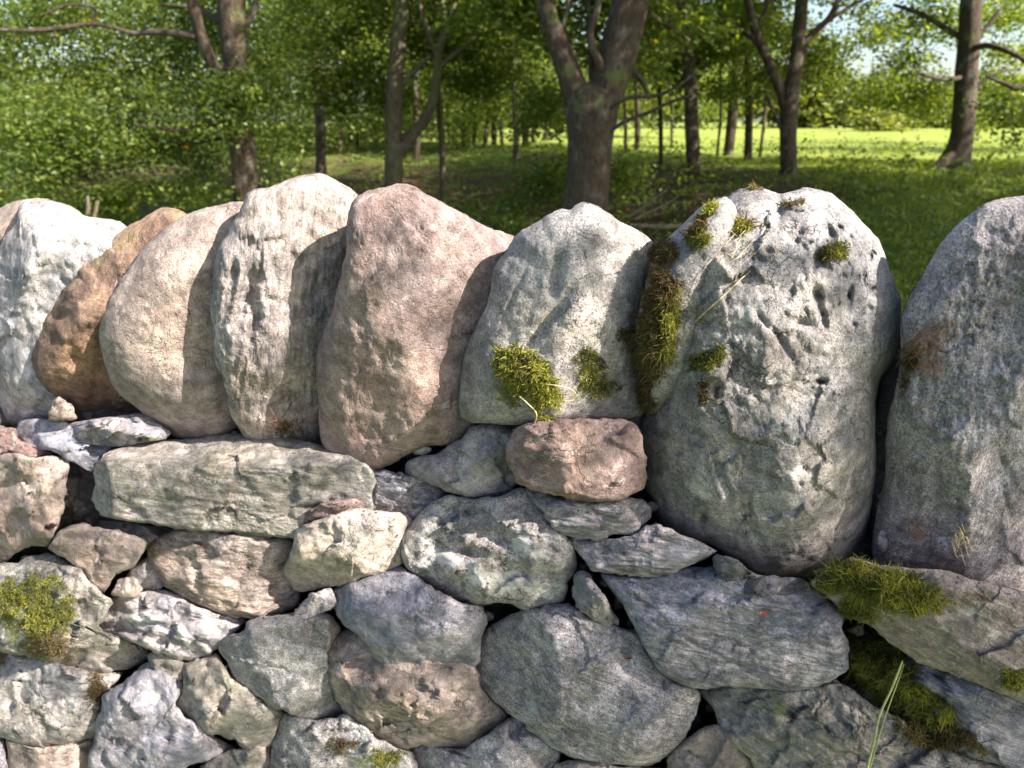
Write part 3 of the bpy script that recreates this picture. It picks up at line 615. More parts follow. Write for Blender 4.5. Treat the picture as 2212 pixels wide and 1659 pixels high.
ws('S23', [(699,1410),(715,1384),(747,1357),(780,1365),(850,1380),(1000,1420),(1035,1450),(1036,1480),(1053,1507),(1084,1532),(1099,1548),(1084,1561),(1061,1580),(1035,1599),(1019,1615),(1000,1622),(971,1620),(939,1618),(907,1608),
           (882,1618),(863,1620),(843,1608),(811,1593),(792,1571),(760,1551),(741,1532),(725,1507),(715,1475),(708,1435)],
   d=6, H=3, a=5, F=[(880,1500,0,0,-.18),(950,1560,.3,-.16,.05),(760,1470,.2,.4,.1),(820,1570,.1,.2,.4),(1060,1550,0,-.5,.1)], soft=.002, rough=1.3, cell=.12,
   st=(-25,1.0,60), mat='tan', mk=dict(lichen=.3, cracks=.9, strata=.2, angle=-25), label='long pale tan stone with a sunlit lower end', res=3.8, tints=[(Pq,740,1430,20,60,-10,.4)])
ws('S24', [(472,1384),(493,1376),(525,1362),(544,1337),(592,1330),(634,1326),(680,1316),(715,1328),(737,1360),(718,1384),(706,1410),(712,1450),(727,1506),(743,1531),(750,1542),(725,1551),(683,1556),(645,1548),(618,1536),(586,1529),(570,1513),
           (544,1500),(518,1478),(499,1462),(493,1430),(474,1410)],
   d=5, H=2.6, a=5.5, F=[(600,1440,.2,-.06,.0),(700,1420,0,-.8,.0),(600,1350,0,0,-.7),(640,1530,0,0,.5)], soft=.002, rough=1.5, mat='grey', mk=dict(lichen=.2, speck=1.1),
   ch=4, nf=2, cellx=.10, crk=.45, label='granular grey stone with a shaded right side, left of the pale tan stone', res=3.8)
ws('S26', [(-60,1230),(32,1214),(64,1202),(102,1196),(128,1206),(173,1226),(192,1255),(221,1281),(240,1300),(225,1340),(212,1352),(230,1370),(282,1383),(322,1403),(325,1422),(298,1436),(266,1446),(243,1446),(230,1459),(192,1459),(154,1446),
           (115,1436),(64,1417),(-60,1400)],
   d=5, H=3, a=4.5, F=[(100,1240,0,0,-.6),(80,1340,.2,.06,.08),(200,1380,.1,-.30,.12),(150,1430,0,0,.5)], mat='green', rough=1.4, cell=.1, mk=dict(lichen=.6, lichen_col=(.48,.5,.5), speck=.9),
   tints=[(Pq,30,1370,28,50,10,.7),(G,250,1400,60,40,0,.4),(Pq,40,1230,40,20,0,.4)], label='moss topped stone at the left edge')
ws('S25', [(202,1342),(224,1326),(228,1300),(250,1284),(290,1284),(352,1272),(384,1287),(426,1312),(480,1328),(533,1336),(501,1369),(475,1395),(448,1414),(416,1425),(381,1427),(352,1414),(320,1404),(294,1388),(256,1375),(218,1369),(204,1353)],
   d=4.5, H=1.8, a=6, F=[(380,1330,0,-.05,-.5),(300,1380,.1,.05,.3),(440,1390,0,-.3,.1)], rough=1.2, st=(-20,2.2,70), cell=.12,
   dents=[(330,1378,80,10,-18,1.3),(300,1338,60,9,0,-1.2),(385,1355,30,9,-60,-1.1),(440,1400,34,8,-40,-.9)], mat='slate', mk=dict(strata=.4, angle=-20, lichen=.1),
   tints=[(Pq,290,1334,80,16,0,.75),(Pq,392,1365,50,16,-55,.85),(Pq,455,1410,34,12,-40,.8),(Pq,370,1412,60,12,-18,.5)], label='dark stone with a raised pale vein twisting across it', res=3.6)
ws('S27', [(-60,1395),(26,1410),(51,1416),(96,1422),(128,1435),(179,1448),(224,1456),(268,1448),(246,1480),(236,1505),(219,1518),(214,1557),(209,1589),(166,1603),(128,1609),(77,1617),(42,1606),(13,1596),(-60,1580)],
   d=4, H=3, a=4.5, F=[(80,1500,0,.05,.05),(180,1520,0,-.3,.0),(100,1590,0,0,.5)], mat='grey', rough=1.3, mk=dict(lichen=.5, cracks=1), tints=[(Pq,160,1520,40,50,20,.5),(Br,215,1500,40,60,25,.8),(Br,70,1450,30,40,0,.4)],
   label='grey block in the lower left with earthy moss on its right side')
ws('S28b', [(318,1414),(339,1402),(381,1422),(400,1435),(402,1470),(368,1478),(342,1462),(324,1435)], d=3, nf=3, mat='green', label='small greenish stone under the veined one', name='pinning_stone')
ws('S28', [(221,1506),(256,1480),(282,1466),(307,1436),(330,1433),(362,1452),(392,1464),(396,1490),(376,1518),(397,1550),(432,1567),(451,1587),(486,1603),(510,1614),(448,1642),(400,1655),(380,1720),(190,1720),(192,1640),(206,1590),(210,1554),(219,1525)],
   d=5, H=2.6, a=5, F=[(300,1500,.1,.05,-.25),(300,1590,.2,.06,.08),(420,1600,0,-.4,0)], mat='blue', rough=1.2, cell=.14, mk=dict(lichen=.35, strata=.3, angle=-30, lichen_col=(.4,.44,.46)),
   tints=[(Pq,332,1508,20,20,-30,.8),(Pq,240,1580,18,60,-10,.45)], label='angular blue stone near the bottom with a small pale chip mark')
ws('S29', [(394,1435),(432,1424),(470,1410),(482,1435),(498,1464),(519,1478),(552,1506),(577,1519),(612,1537),(600,1570),(588,1608),(560,1622),(538,1625),(515,1609),(511,1599),(480,1590),(448,1587),(430,1567),(398,1550),(372,1525),(376,1510),(396,1500),(396,1467)],
   d=5.5, H=2.4, a=5.5, F=[(470,1500,.1,.10,-.02),(580,1560,0,-.9,0),(470,1570,.1,0,.35)], mat='green', rough=1.1, cell=.2, mk=dict(lichen=.25, cracks=.6), tints=[(G,500,1480,50,60,0,.45),(Br,595,1560,14,40,0,.5)],
   label='olive brown angular stone with a pointed left corner')
ws('S30b', [(-60,1575),(10,1598),(14,1640),(24,1720),(-60,1720)], d=3, nf=3, mat='blue', label='sliver of blue stone in the bottom left corner')
ws('S30', [(13,1597),(42,1607),(77,1617),(128,1611),(192,1593),(209,1590),(200,1630),(196,1720),(22,1720),(16,1645)], d=4, F=[(60,1640,0,.3,.1),(140,1640,0,-.3,.1)], nf=0, mat='tan', mk=dict(lichen=.2), label='tan stone cut off by the bottom edge in the left corner')
ws('S31', [(436,1658),(458,1637),(500,1620),(525,1613),(585,1604),(592,1650),(592,1720),(425,1720)], d=3, F=[(520,1625,0,0,-.5)], mat='green', mk=dict(strata=.4), label='flat olive stone at the bottom edge beneath the olive brown one')
ws('S32', [(586,1612),(598,1570),(612,1541),(645,1549),(683,1557),(748,1543),(762,1553),(794,1573),(813,1594),(865,1620),(890,1624),(900,1650),(905,1720),(580,1720)],
   d=3.5, H=2.6, a=4, nf=4, tilt=.25, rough=2, mat='grey', mk=dict(lichen=.5, speck=1.2), tints=[(Br,740,1580,60,30,0,.5),(G,800,1650,60,30,0,.6)], label='dusky speckled stone at the bottom with a mossy right end')
ws('S33', [(880,1620),(907,1606),(1000,1620),(1035,1596),(1067,1577),(1099,1550),(1120,1545),(1146,1575),(1178,1601),(1214,1626),(1202,1655),(1198,1720),(900,1720),(893,1650)],
   d=3.5, F=[(1050,1590,0,0,-.6),(1020,1650,.1,0,.2)], rough=1.6, mat='slate', mk=dict(lichen=.45, speck=1.1), tints=[(Br,1110,1590,60,30,0,.35)], label='dusky stone at the bottom edge under the pale tan one')
ws('S33b', [(1197,1650),(1240,1640),(1290,1644),(1330,1655),(1440,1660),(1450,1720),(1190,1720)], d=3.5, nf=3, mat='cream', label='top of a pale stone at the bottom edge under the big rough one')
ws('S34', [(1440,1665),(1441,1640),(1455,1623),(1482,1600),(1514,1574),(1546,1562),(1585,1590),(1605,1620),(1645,1650),(1660,1720),(1436,1720)], d=5, H=3, a=3.5, F=[(1540,1640,0,.1,-.2)], mat='tan', rough=.9, mk=dict(lichen=.1, pits=.4),
   label='smooth beige stone at the bottom edge left of the green-stained slab')
ws('S37', [(1818,1474),(1835,1400),(1890,1360),(1960,1400),(2016,1430),(2110,1465),(2212,1510),(2400,1570),(2400,1760),(2212,1668),(2100,1636),(2000,1600),(1920,1552),(1860,1522)], d=6, H=2, a=7,
   F=[(2050,1500,0,.05,-.55),(2100,1600,0,0,.1)], st=(-24,1.2,80), mat='blue', mk=dict(strata=.7, angle=-24, lichen=.25), label='dark blue slate at the lower right partly buried in moss', tints=[(G,1900,1480,60,60,0,.5)])
ws('S35', [(1509,1490),(1590,1480),(1655,1483),(1719,1488),(1763,1484),(1806,1468),(1835,1485),(1885,1528),(1945,1552),(1995,1590),(2055,1622),(2150,1652),(2250,1680),(2250,1760),(1650,1760),(1627,1642),(1585,1611),(1560,1586),(1554,1560),(1545,1535),(1527,1512)],
   d=7, H=2.8, a=5, F=[(1750,1520,0,0,-.35),(1700,1600,.2,.08,.1),(1560,1540,.1,.6,0),(1950,1600,.2,-.02,-.3)], soft=.003, rough=1.5, st=(-38,2.2,55), mat='green', mk=dict(strata=.5, angle=-38, lichen=.5),
   tints=[(G,1680,1520,110,40,-25,.6),(G,1780,1600,90,50,-30,.4),(Br,1660,1600,60,30,-20,.5),(Pq,1620,1540,40,24,-30,.3)], label='green-stained grey slab at the bottom right under the blue slate', res=3.8)
ws('S36', [(1750,1262),(1790,1225),(1850,1205),(1900,1222),(1984,1228),(2060,1236),(2100,1252),(2212,1280),(2400,1310),(2420,1600),(2330,1560),(2212,1518),(2157,1497),(2112,1475),(2067,1459),(2016,1443),(1978,1427),(1946,1404),(1914,1379),(1882,1350),(1850,1340),
           (1822,1320),(1790,1288)],
   d=9, H=2.4, a=7, F=[(1980,1280,.1,.03,-.55),(2100,1400,.3,.05,.16),(1850,1310,0,.4,.1)], soft=.003, rough=1.3, st=(-28,1.3,60), mat='tan', mk=dict(strata=.4, angle=-28, lichen=.45, lichen_col=(.5,.53,.46)),
   tints=[(G,2050,1290,160,40,-10,.45),(Br,2120,1290,80,16,-10,.6),(G,1900,1290,120,50,0,.4),(Pq,2150,1370,20,14,0,.6),(G,2200,1460,50,30,0,.4)], ch=2, nf=2, cellx=.10, crk=.45, label='tan slab sloping down to the right below the right-hand cope stone', res=3.8)

_c = np.random.default_rng(77)
for (x, y, w, h) in [(838,992,34,16),(912,972,26,14),(1010,1318,30,14),(1052,1330,22,16),(1538,1530,26,18),(1500,1560,28,24),(1410,1095,20,16),(1425,1060,14,22),(690,1290,22,12),(1255,1225,18,12),
                     (1308,1255,20,18),(1335,1300,14,26),(1362,1345,14,26),(1120,1555,24,14),(455,1325,20,10),(350,1190,24,12),(120,1180,26,12),(60,1210,22,10),(240,1475,22,14),(605,1580,16,22),
                     (1905,1170,18,30),(1770,1290,22,14),(1850,1360,26,16),(1800,1480,26,14),(1112,935,18,12),(1150,920,22,10),(1465,1595,22,16),(1190,1645,24,12),(500,1170,60,10),(420,1160,40,9)]:
    k = 8; th = np.arange(k) / k * 2 * math.pi; rr_ = _c.uniform(.7, 1.25, k)
    ws('chip%d' % _sid[0], [(x + math.cos(t) * w * q * .75, y - math.sin(t) * h * q * .8) for t, q in zip(th, rr_)], d=-1.6 + _c.uniform(-.6, .4), H=1.2, nf=3, thick=5, res=3.6, crk=.4,
       mat=str(_c.choice(['slate', 'dark', 'tan', 'grey'])), name='pinning_stone', jag=1.2)
# stones of the same wall just outside the picture, and the rubble core behind the face
_r = np.random.default_rng(5)
def filler(cx, cy, w, h, name='wall_stone', d=3, mat=None):
    k = 11; th = np.arange(k) / k * 2 * math.pi + _r.uniform(-.15, .15, k)
    rad = _r.uniform(.80, 1.16, k) * (1 / np.maximum(np.abs(np.cos(th)), np.abs(np.sin(th)))) ** .5
    pts = [(cx + math.cos(t) * w / 2 * q * 1.2, cy - math.sin(t) * h / 2 * q * 1.2) for t, q in zip(th, rad)]
    stone('f%d' % _sid[0], pts, d=d + _r.uniform(-1, 1), H=1.2 if name == 'wall_stone' else 3, a=3, fil=18 if name == 'wall_stone' else 0, nf=4, ch=5, cell=.2, sharp=True, res=10, mat=mat or _r.choice(['slate', 'grey', 'tan', 'blue', 'red', 'green']), name=name, mode=.5)
for cx in (-190, -400, -620): filler(cx, 690, 215, 470 , 'cope_stone', -6)
for cx in (2640, 2890, 3150): filler(cx, 830, 250, 760, 'cope_stone', -7)
for row, y in enumerate((1000, 1130, 1270, 1400, 1530, 1660)):
    for k in range(3):
        filler(-60 - 95 - k * 215 - _r.uniform(0, 25) , y + _r.uniform(-10, 10), 205, 135, d=1)
for row, y in enumerate((1370, 1560)):
    for k in range(3):
        filler(2570 + k * 290, y, 285, 190, d=4)
for row, y in enumerate((1795, 1960, 2140)):
    for k in range(17):
        filler(-500 + k * 215 + (row % 2) * 100, y + _r.uniform(-14, 14), 225, 165, d=3)

def rubble_core():
    xs = np.arange(-750, 3000, 22.); 
    top = lambda x: np.interp(x, [-750, 0, 400, 700, 1000, 1250, 1400, 1900, 2300, 3000], [870, 880, 900, 930, 950, 900, 960, 1190, 1230, 1230])
    rows = 46
    V = []
    for j in range(rows + 1):
        f = j / rows
        yy = top(xs) + (2330 - top(xs)) * f
        V.append(np.stack([xs, yy], 1))
    P = np.concatenate(V); n = len(xs)
    m = 0.0006
    q = np.stack([P[:, 0] * m, P[:, 1] * m, np.zeros(len(P))], 1)
    D = -0.10 + 0.035 * fbm(q * 14, 3) + 0.9 * worley_planes(P[:, 0] * m, P[:, 1] * m, 22, 3)
    W = wall(P[:, 0], P[:, 1], D)
    # top shelf running back across the wall, then down its far side
    topf = W[:n]
    back = topf - NW * 0.42
    bot = back.copy(); bot[:, 2] = -0.1
    W[:, 2] = np.maximum(W[:, 2], -0.1)
    foot = W[-n:].copy(); foot[:, 2] = -0.1
    V = np.vstack([W, foot, back, bot])
    i = np.arange(n - 1); F = []
    for j in range(rows + 1):
        a = j * n
        F.append(np.stack([a + i, a + n + i, a + n + i + 1, a + i + 1], 1))
    b = (rows + 2) * n
    F.append(np.stack([i, i + 1, b + i + 1, b + i], 1))
    F.append(np.stack([b + i, b + i + 1, b + n + i + 1, b + n + i], 1))
    me = make_mesh('rubble_core', V, F, stone_material('dark', speck=1.0, seed=4.0), smooth=False)
    color_attr(me, 'tint', np.zeros((len(V), 3)))
    link('rubble_core', me, wall_root, kind='stuff')
rubble_core()
# ================================================================ ground
def crest(x, y):
    a = x / np.maximum(y, 0.5)
    t = np.clip((a + 0.15) / 0.5, 0, 1); t = t * t * (3 - 2 * t)
    return 25 + (12.8 - 25) * t
def ground_z(x, y, bumps=True):
    x = np.asarray(x, float); y = np.asarray(y, float)
    c = crest(x, np.maximum(y, .5)); s = np.clip((y / c - 0.33) / 0.67, 0, 1); s = s * s * (3 - 2 * s)
    z = 0.83 * s
    z = z + np.clip((y - 60) / 200, 0, 1) * 0.6
    if bumps:
        shp = x.shape
        q = np.stack([x.ravel() * .45, y.ravel() * .45, np.zeros(x.size)], 1)
        amp = np.where(y / c < .85, 0.15, 0.035) * np.clip((y - 1.6) / 3, 0, 1)
        z = z + (fbm(q, 4, 0.5).reshape(shp)) * amp
    return z
def ground_mat():
    m = bpy.data.materials.new('grassy_ground'); m.use_nodes = True
    nt = m.node_tree; b = nt.nodes['Principled BSDF']
    tc = nt.nodes.new('ShaderNodeTexCoord'); v = tc.outputs['Object']
    f1 = rng_map(nt, noise(nt, v, 1.1, 5, .6), .35, .65)
    g = mixc(nt, f1, (0.10, 0.14, 0.026), (0.165, 0.205, 0.038))
    g = mixc(nt, rng_map(nt, noise(nt, v, 14, 5, .7), .35, .7), g, (0.05, 0.08, 0.018))
    lit = mixc(nt, rng_map(nt, noise(nt, v, 30, 4, .7), .4, .6), (0.10, 0.065, 0.035), (0.055, 0.038, 0.022))
    at_ = nt.nodes.new('ShaderNodeAttribute'); at_.attribute_name = 'litter'
    f = math_n(nt, 'ADD', at_.outputs['Fac'], math_n(nt, 'MULTIPLY', math_n(nt, 'SUBTRACT', noise(nt, v, 2.2, 6, .7), .5), 1.8))
    g = mixc(nt, rng_map(nt, f, .42, .62), g, lit)
    mead = nt.nodes.new('ShaderNodeAttribute'); mead.attribute_name = 'meadow'
    mc = mixc(nt, rng_map(nt, noise(nt, v, .35, 5, .65), .35, .65), (0.19, 0.25, 0.040), (0.27, 0.31, 0.06))
    g = mixc(nt, mead.outputs['Fac'], g, mc)
    nt.links.new(g, b.inputs['Base Color']); b.inputs['Roughness'].default_value = .9
    b.inputs['Specular IOR Level'].default_value = .15
    bp = nt.nodes.new('ShaderNodeBump'); bp.inputs['Distance'].default_value = .05; bp.inputs['Strength'].default_value = .8
    nt.links.new(noise(nt, v, 25, 6, .7), bp.inputs['Height']); nt.links.new(bp.outputs[0], b.inputs['Normal'])
    return m
def build_ground():
    ys = np.concatenate([np.linspace(-30, 1, 14), np.linspace(1.4, 34, 150), np.geomspace(35, 900, 40)])
    us = np.linspace(-1, 1, 240); us = np.sign(us) * np.abs(us) ** 1.7
    X = us[None, :] * (26 + np.maximum(ys, 0)[:, None] * 1.4); Y = np.repeat(ys[:, None], len(us), 1)
    Z = ground_z(X, Y)
    n = len(us); V = np.stack([X.ravel(), Y.ravel(), Z.ravel()], 1)
    j = np.arange(len(ys) - 1)[:, None] * n; i = np.arange(n - 1)[None]
    F = np.stack([j + i, j + i + 1, j + n + i + 1, j + n + i], -1).reshape(-1, 4)
    me = make_mesh('ground', V, [F], ground_mat())
    c = crest(X, np.maximum(Y, .5)).ravel(); yy = Y.ravel(); xx = X.ravel()
    q = np.stack([xx * .3, yy * .3, np.zeros(len(xx))], 1); nn = fbm(q, 3)
    lit = np.clip(1 - np.abs(yy / c - .62) / .40, 0, 1) * .62 + .06
    lit = lit + .3 * ((yy / c > .55) & (yy / c < .95) & (xx / np.maximum(yy, .5) < .44) & (xx > 0))
    lit = np.where(yy > c * 1.05, 0, lit) * np.where(xx / np.maximum(yy, .5) > .46, .3, 1)
    mead = np.clip((yy / c + nn * .08 - .93) / .06, 0, 1)
    for nm, a in (('litter', lit), ('meadow', mead)):
        at_ = me.attributes.new(nm, 'FLOAT', 'POINT'); at_.data.foreach_set('value', a.astype(np.float32))
    link('ground', me, kind='structure')
build_ground()

# ================================================================ leaf, bark and blade materials
def leaf_mat(name, c1, c2, c3, trans=.45, rough=.5):
    m = bpy.data.materials.new(name); m.use_nodes = True
    nt = m.node_tree; nt.nodes.remove(nt.nodes['Principled BSDF']); out = nt.nodes['Material Output']
    at_ = nt.nodes.new('ShaderNodeAttribute'); at_.attribute_name = 'shade'
    ramp = nt.nodes.new('ShaderNodeValToRGB'); nt.links.new(at_.outputs['Fac'], ramp.inputs[0])
    e = ramp.color_ramp.elements
    e[0].position = 0; e[0].color = (*c1, 1); e[1].position = .9; e[1].color = (*c2, 1)
    k = e.new(.955); k.color = (*c3, 1); k = e.new(1.0); k.color = (0.30, 0.10, 0.03, 1)
    d = nt.nodes.new('ShaderNodeBsdfPrincipled'); d.inputs['Roughness'].default_value = rough
    d.inputs['Specular IOR Level'].default_value = .35
    t = nt.nodes.new('ShaderNodeBsdfTranslucent')
    nt.links.new(ramp.outputs[0], d.inputs['Base Color'])
    tcol = mixc(nt, 1.0, ramp.outputs[0], (1.9, 1.9, 0.55), 'MULTIPLY')
    nt.links.new(tcol, t.inputs['Color'])
    mx = nt.nodes.new('ShaderNodeMixShader'); mx.inputs[0].default_value = trans
    nt.links.new(d.outputs[0], mx.inputs[1]); nt.links.new(t.outputs[0], mx.inputs[2]); nt.links.new(mx.outputs[0], out.inputs[0])
    return m
LEAF = leaf_mat('oak_leaves', (0.036, 0.072, 0.026), (0.22, 0.27, 0.055), (0.38, 0.28, 0.04), rough=.38, trans=.5)
LEAF_FAR = leaf_mat('distant_leaves', (0.07, 0.105, 0.035), (0.24, 0.26, 0.07), (0.30, 0.24, 0.06), trans=.4)
MOSSM = leaf_mat('moss_fronds', (0.062, 0.070, 0.016), (0.34, 0.33, 0.05), (0.26, 0.17, 0.05), trans=.35, rough=.7)
MOSSD = leaf_mat('dry_moss_fronds', (0.070, 0.045, 0.022), (0.15, 0.125, 0.035), (0.22, 0.13, 0.05), trans=.25, rough=.8)
GRASSM = leaf_mat('grass_blades', (0.07, 0.11, 0.02), (0.22, 0.26, 0.04), (0.30, 0.25, 0.10), trans=.4)
def bark_mat(name, c1, c2, moss=.3):
    m = bpy.data.materials.new(name); m.use_nodes = True
    nt = m.node_tree; b = nt.nodes['Principled BSDF']
    tc = nt.nodes.new('ShaderNodeTexCoord'); mp = nt.nodes.new('ShaderNodeMapping'); mp.inputs['Scale'].default_value = (1, 1, .3)
    nt.links.new(tc.outputs['Object'], mp.inputs[0]); v = mp.outputs[0]
    n1 = noise(nt, v, 28, 6, .65, .5)
    col = mixc(nt, rng_map(nt, n1, .35, .65), c1, c2)
    col = mixc(nt, rng_map(nt, noise(nt, tc.outputs['Object'], 5, 5, .7), .52, .68, 0, .5), col, (0.17, 0.17, 0.145))
    col = mixc(nt, rng_map(nt, noise(nt, tc.outputs['Object'], 3.1, 5, .7), .62 - moss * .2, .75 - moss * .2, 0, .85), col, (0.10, 0.12, 0.03))
    nt.links.new(col, b.inputs['Base Color']); b.inputs['Roughness'].default_value = .9
    bp = nt.nodes.new('ShaderNodeBump'); bp.inputs['Distance'].default_value = .03; bp.inputs['Strength'].default_value = 1
    nt.links.new(n1, bp.inputs['Height']); nt.links.new(bp.outputs[0], b.inputs['Normal'])
    return m
BARK = bark_mat('oak_bark', (0.030, 0.020, 0.012), (0.075, 0.051, 0.031), .35)
BARK_P = bark_mat('pale_mossy_bark', (0.06, 0.046, 0.027), (0.15, 0.12, 0.072), .6)

# ================================================================ trees
def catmull(P, k):
    P = np.asarray(P, float); Q = np.vstack([2 * P[0] - P[1], P, 2 * P[-1] - P[-2]]); out = []
    for i in range(len(P) - 1):
        p0, p1, p2, p3 = Q[i:i + 4]
        for t in np.arange(k) / k:
            out.append(.5 * ((2 * p1) + (-p0 + p2) * t + (2 * p0 - 5 * p1 + 4 * p2 - p3) * t * t + (-p0 + 3 * p1 - 3 * p2 + p3) * t ** 3))
    out.append(P[-1]); return np.array(out)
def tube(P, sides=12, k=6, rough=.08, seed=0):
    """P rows: x,y,z,r"""
    C = catmull(P, k); c = C[:, :3]; r = np.maximum(C[:, 3], .0001)
    T = np.gradient(c, axis=0); T /= np.linalg.norm(T, axis=1)[:, None] + 1e-9
    ref = np.array([0.31, 0.87, 0.2]); A = np.cross(T, ref); A /= np.linalg.norm(A, axis=1)[:, None]; B = np.cross(T, A)
    th = np.arange(sides) / sides * 2 * math.pi
    off = A[:, None] * np.cos(th)[None, :, None] + B[:, None] * np.sin(th)[None, :, None]
    q = (c[:, None] * np.array([3, 3, 1.2]) + off * 1.2 + seed).reshape(-1, 3)
    w = 1 + rough * fbm(q, 3).reshape(len(c), sides)
    V = (c[:, None] + off * (r[:, None] * w)[..., None]).reshape(-1, 3)
    n = len(c); i = np.arange(sides); i1 = (i + 1) % sides; j = np.arange(n - 1)[:, None] * sides
    F = np.stack([j + i, j + i1, j + sides + i1, j + sides + i], -1).reshape(-1, 4)
    capv = len(V); V = np.vstack([V, c[-1] + T[-1] * r[-1] * .5])
    F2 = np.stack([(n - 1) * sides + i, (n - 1) * sides + i1, np.full(sides, capv)], 1)
    return V, F, F2
def px_path(pts, dist):
    """pts rows: px, py, width px, optional extra distance"""
    out = []
    for p in pts:
        dd = dist + (p[3] if len(p) > 3 else 0)
        w = at(p[0], p[1], dd); out.append([*w, p[2] / 2 * dd / FPX * .86])
    return out
def leaves_mesh(name, C, size, mat, rng, flat=.5, spread=.16, per=10, hue=0.0):
    """leaf blades round the twig centres C: each blade a folded lobed kite of 4 triangles"""
    n = len(C) * per
    base = np.repeat(C, per, 0) + rng.normal(size=(n, 3)) * spread * np.array([1, 1, .6])
    d = rng.normal(size=(n, 3)); d[:, 2] = d[:, 2] * .5 - .25; d /= np.linalg.norm(d, axis=1)[:, None]
    nn = rng.normal(size=(n, 3)) * (1 - flat); nn[:, 2] += 1; nn -= d * (nn * d).sum(1)[:, None]; nn /= np.linalg.norm(nn, axis=1)[:, None] + 1e-9
    s = np.cross(d, nn); L = size * rng.uniform(.65, 1.3, n)[:, None]
    w = L * .33
    v0 = base; v1 = base + d * L * .55 + s * w + nn * L * .10; v2 = base + d * L; v3 = base + d * L * .55 - s * w + nn * L * .10
    V = np.stack([v0, v1, v2, v3], 1).reshape(-1, 3)
    k = np.arange(n)[:, None] * 4
    F = np.concatenate([k + np.array([0, 1, 2]), k + np.array([0, 2, 3])], 0)
    me = make_mesh(name, V, [F], mat, smooth=False)
    sh = np.repeat(np.clip(np.repeat(rng.beta(.9, .9, len(C)), per) * .6 + rng.uniform(0, .35, n) + hue, 0, .9), 4)
    odd = np.repeat(rng.uniform(size=n) < .006, 4); sh = np.where(odd, np.repeat(rng.uniform(.93, 1, n), 4), sh)
    a = me.attributes.new('shade', 'FLOAT', 'POINT'); a.data.foreach_set('value', sh.astype(np.float32))
    return me
def blobs(clusters, dist, count, rng, zdepth=1.6, back=.35):
    """twig centres inside ellipsoids given as (px, py, rx, ry, weight, extra distance)"""
    w = np.array([c[4] for c in clusters], float); w /= w.sum(); out = []
    for c, k in zip(clusters, w):
        n = int(count * k) + 1
        # several sub clumps make the outline uneven
        m = max(3, n // 28); sub = rng.normal(size=(m, 3)) * .5
        pick = sub[rng.integers(0, m, n)] + rng.normal(size=(n, 3)) * np.array([.20, .13, .3])
        dd = dist + (c[5] if len(c) > 5 else back) + np.abs(pick[:, 2]) * zdepth
        out.append(at(c[0] + pick[:, 0] * c[2], c[1] + pick[:, 1] * c[3], dd))
    return np.concatenate(out)
def tree(name, label, dist, trunk, limbs=(), crown=(), count=800, per=10, size=.085, bark=None, sides=12, group=None, hue=0., zdepth=1.6, spread=.16, lmat=None, flare=1.35):
    rng = np.random.default_rng(abs(hash(label)) % 2 ** 31 if False else sum(map(ord, label)))
    tp = px_path(trunk, dist)
    # run the trunk down to the ground
    b = np.array(tp[0]); gz = float(ground_z(np.array([b[0]]), np.array([b[1]]))[0])
    if b[2] > gz + .05:
        d_ = np.array(tp[0]) - np.array(tp[1]); sl = d_[:2] / max(abs(d_[2]), .1) * .5
        h = b[2] - gz
        foot = [b[0] + sl[0] * h, b[1] + sl[1] * h, gz - .12, b[3] * flare]
        tp = [foot] + ([[b[0] + sl[0] * h * .4, b[1] + sl[1] * h * .4, gz + .3 * h, b[3] * 1.06]] if h > .5 else []) + tp
    base = np.array([tp[0][0], tp[0][1], gz])
    root = bpy.data.objects.new(name, None); COL.objects.link(root); root.location = base
    root['label'] = label; root['category'] = 'tree'
    if group: root['group'] = group
    bk = bark or BARK
    V, F, F2 = tube(tp, sides, 6, .10, dist); me = make_mesh('trunk', V - base, [F, F2], bk); link('trunk', me, root, base)
    for lb in limbs:
        V, F, F2 = tube(px_path(lb, dist), max(6, sides - 3), 6, .10, dist + lb[0][0]); me = make_mesh('limb', V - base, [F, F2], bk); link('limb', me, root, base)
    if crown:
        Cc = blobs(crown, dist, count, rng, zdepth)
        me = leaves_mesh('crown', Cc - base, size, lmat or LEAF, rng, per=per, hue=hue, spread=spread); link('crown', me, root, base)
    return root

# each limb row: px, py, width px, extra distance
tree('oak_tree', 'dark trunked oak at the left with a crooked limb reaching left', 9.5,
     [(536,440,62),(528,380,60),(518,250,60),(508,120,58),(500,0,62),(505,-200,60),(520,-500,50)],
     [[(515,245,30),(485,190,30,-.2),(455,130,30,-.4),(432,70,30,-.5),(418,10,26,-.6),(405,-100,22,-.6)],
      [(425,78,22,-.5),(380,72,17,-.5),(330,68,13,-.5),(290,72,11,-.5),(240,58,9,-.6),(190,52,8,-.6),(120,62,10,-.7),(40,66,9,-.8),(-60,60,6,-.8)],
      [(200,50,8,-.6),(205,20,7,-.6),(150,10,6,-.6),(90,35,5,-.6)],
      [(508,75,20),(470,45,15,.1),(420,18,12,.2),(350,10,8,.3)],
      [(525,60,16),(545,30,14),(560,-20,12)],
      [(505,275,14,-.2),(440,268,12,-.5),(400,282,11,-.6),(340,275,8,-.8),(290,268,5,-.9)],
      [(480,300,9,.3),(380,310,9,.3),(300,292,7,.3)]],
     [(120,120,260,110,1.3),(60,260,230,90,1.1),(300,180,220,90,1.2),(250,290,260,70,1.0),(100,380,220,60,.7),(420,40,170,80,.8),(30,20,200,80,1.0),(440,340,120,60,.35),(540,140,90,70,.35),
      (200,-150,400,120,1.2),(600,-120,260,90,.8),(0,330,200,90,.6,-1.5),(640,90,110,70,.4),(520,215,70,40,.3,-.9),(430,230,150,70,.5,-.8),(570,170,80,60,.3,-.7),(160,250,200,120,.7,-1.2)],
     count=6600, per=10, size=.060, zdepth=1.5, hue=-.10)
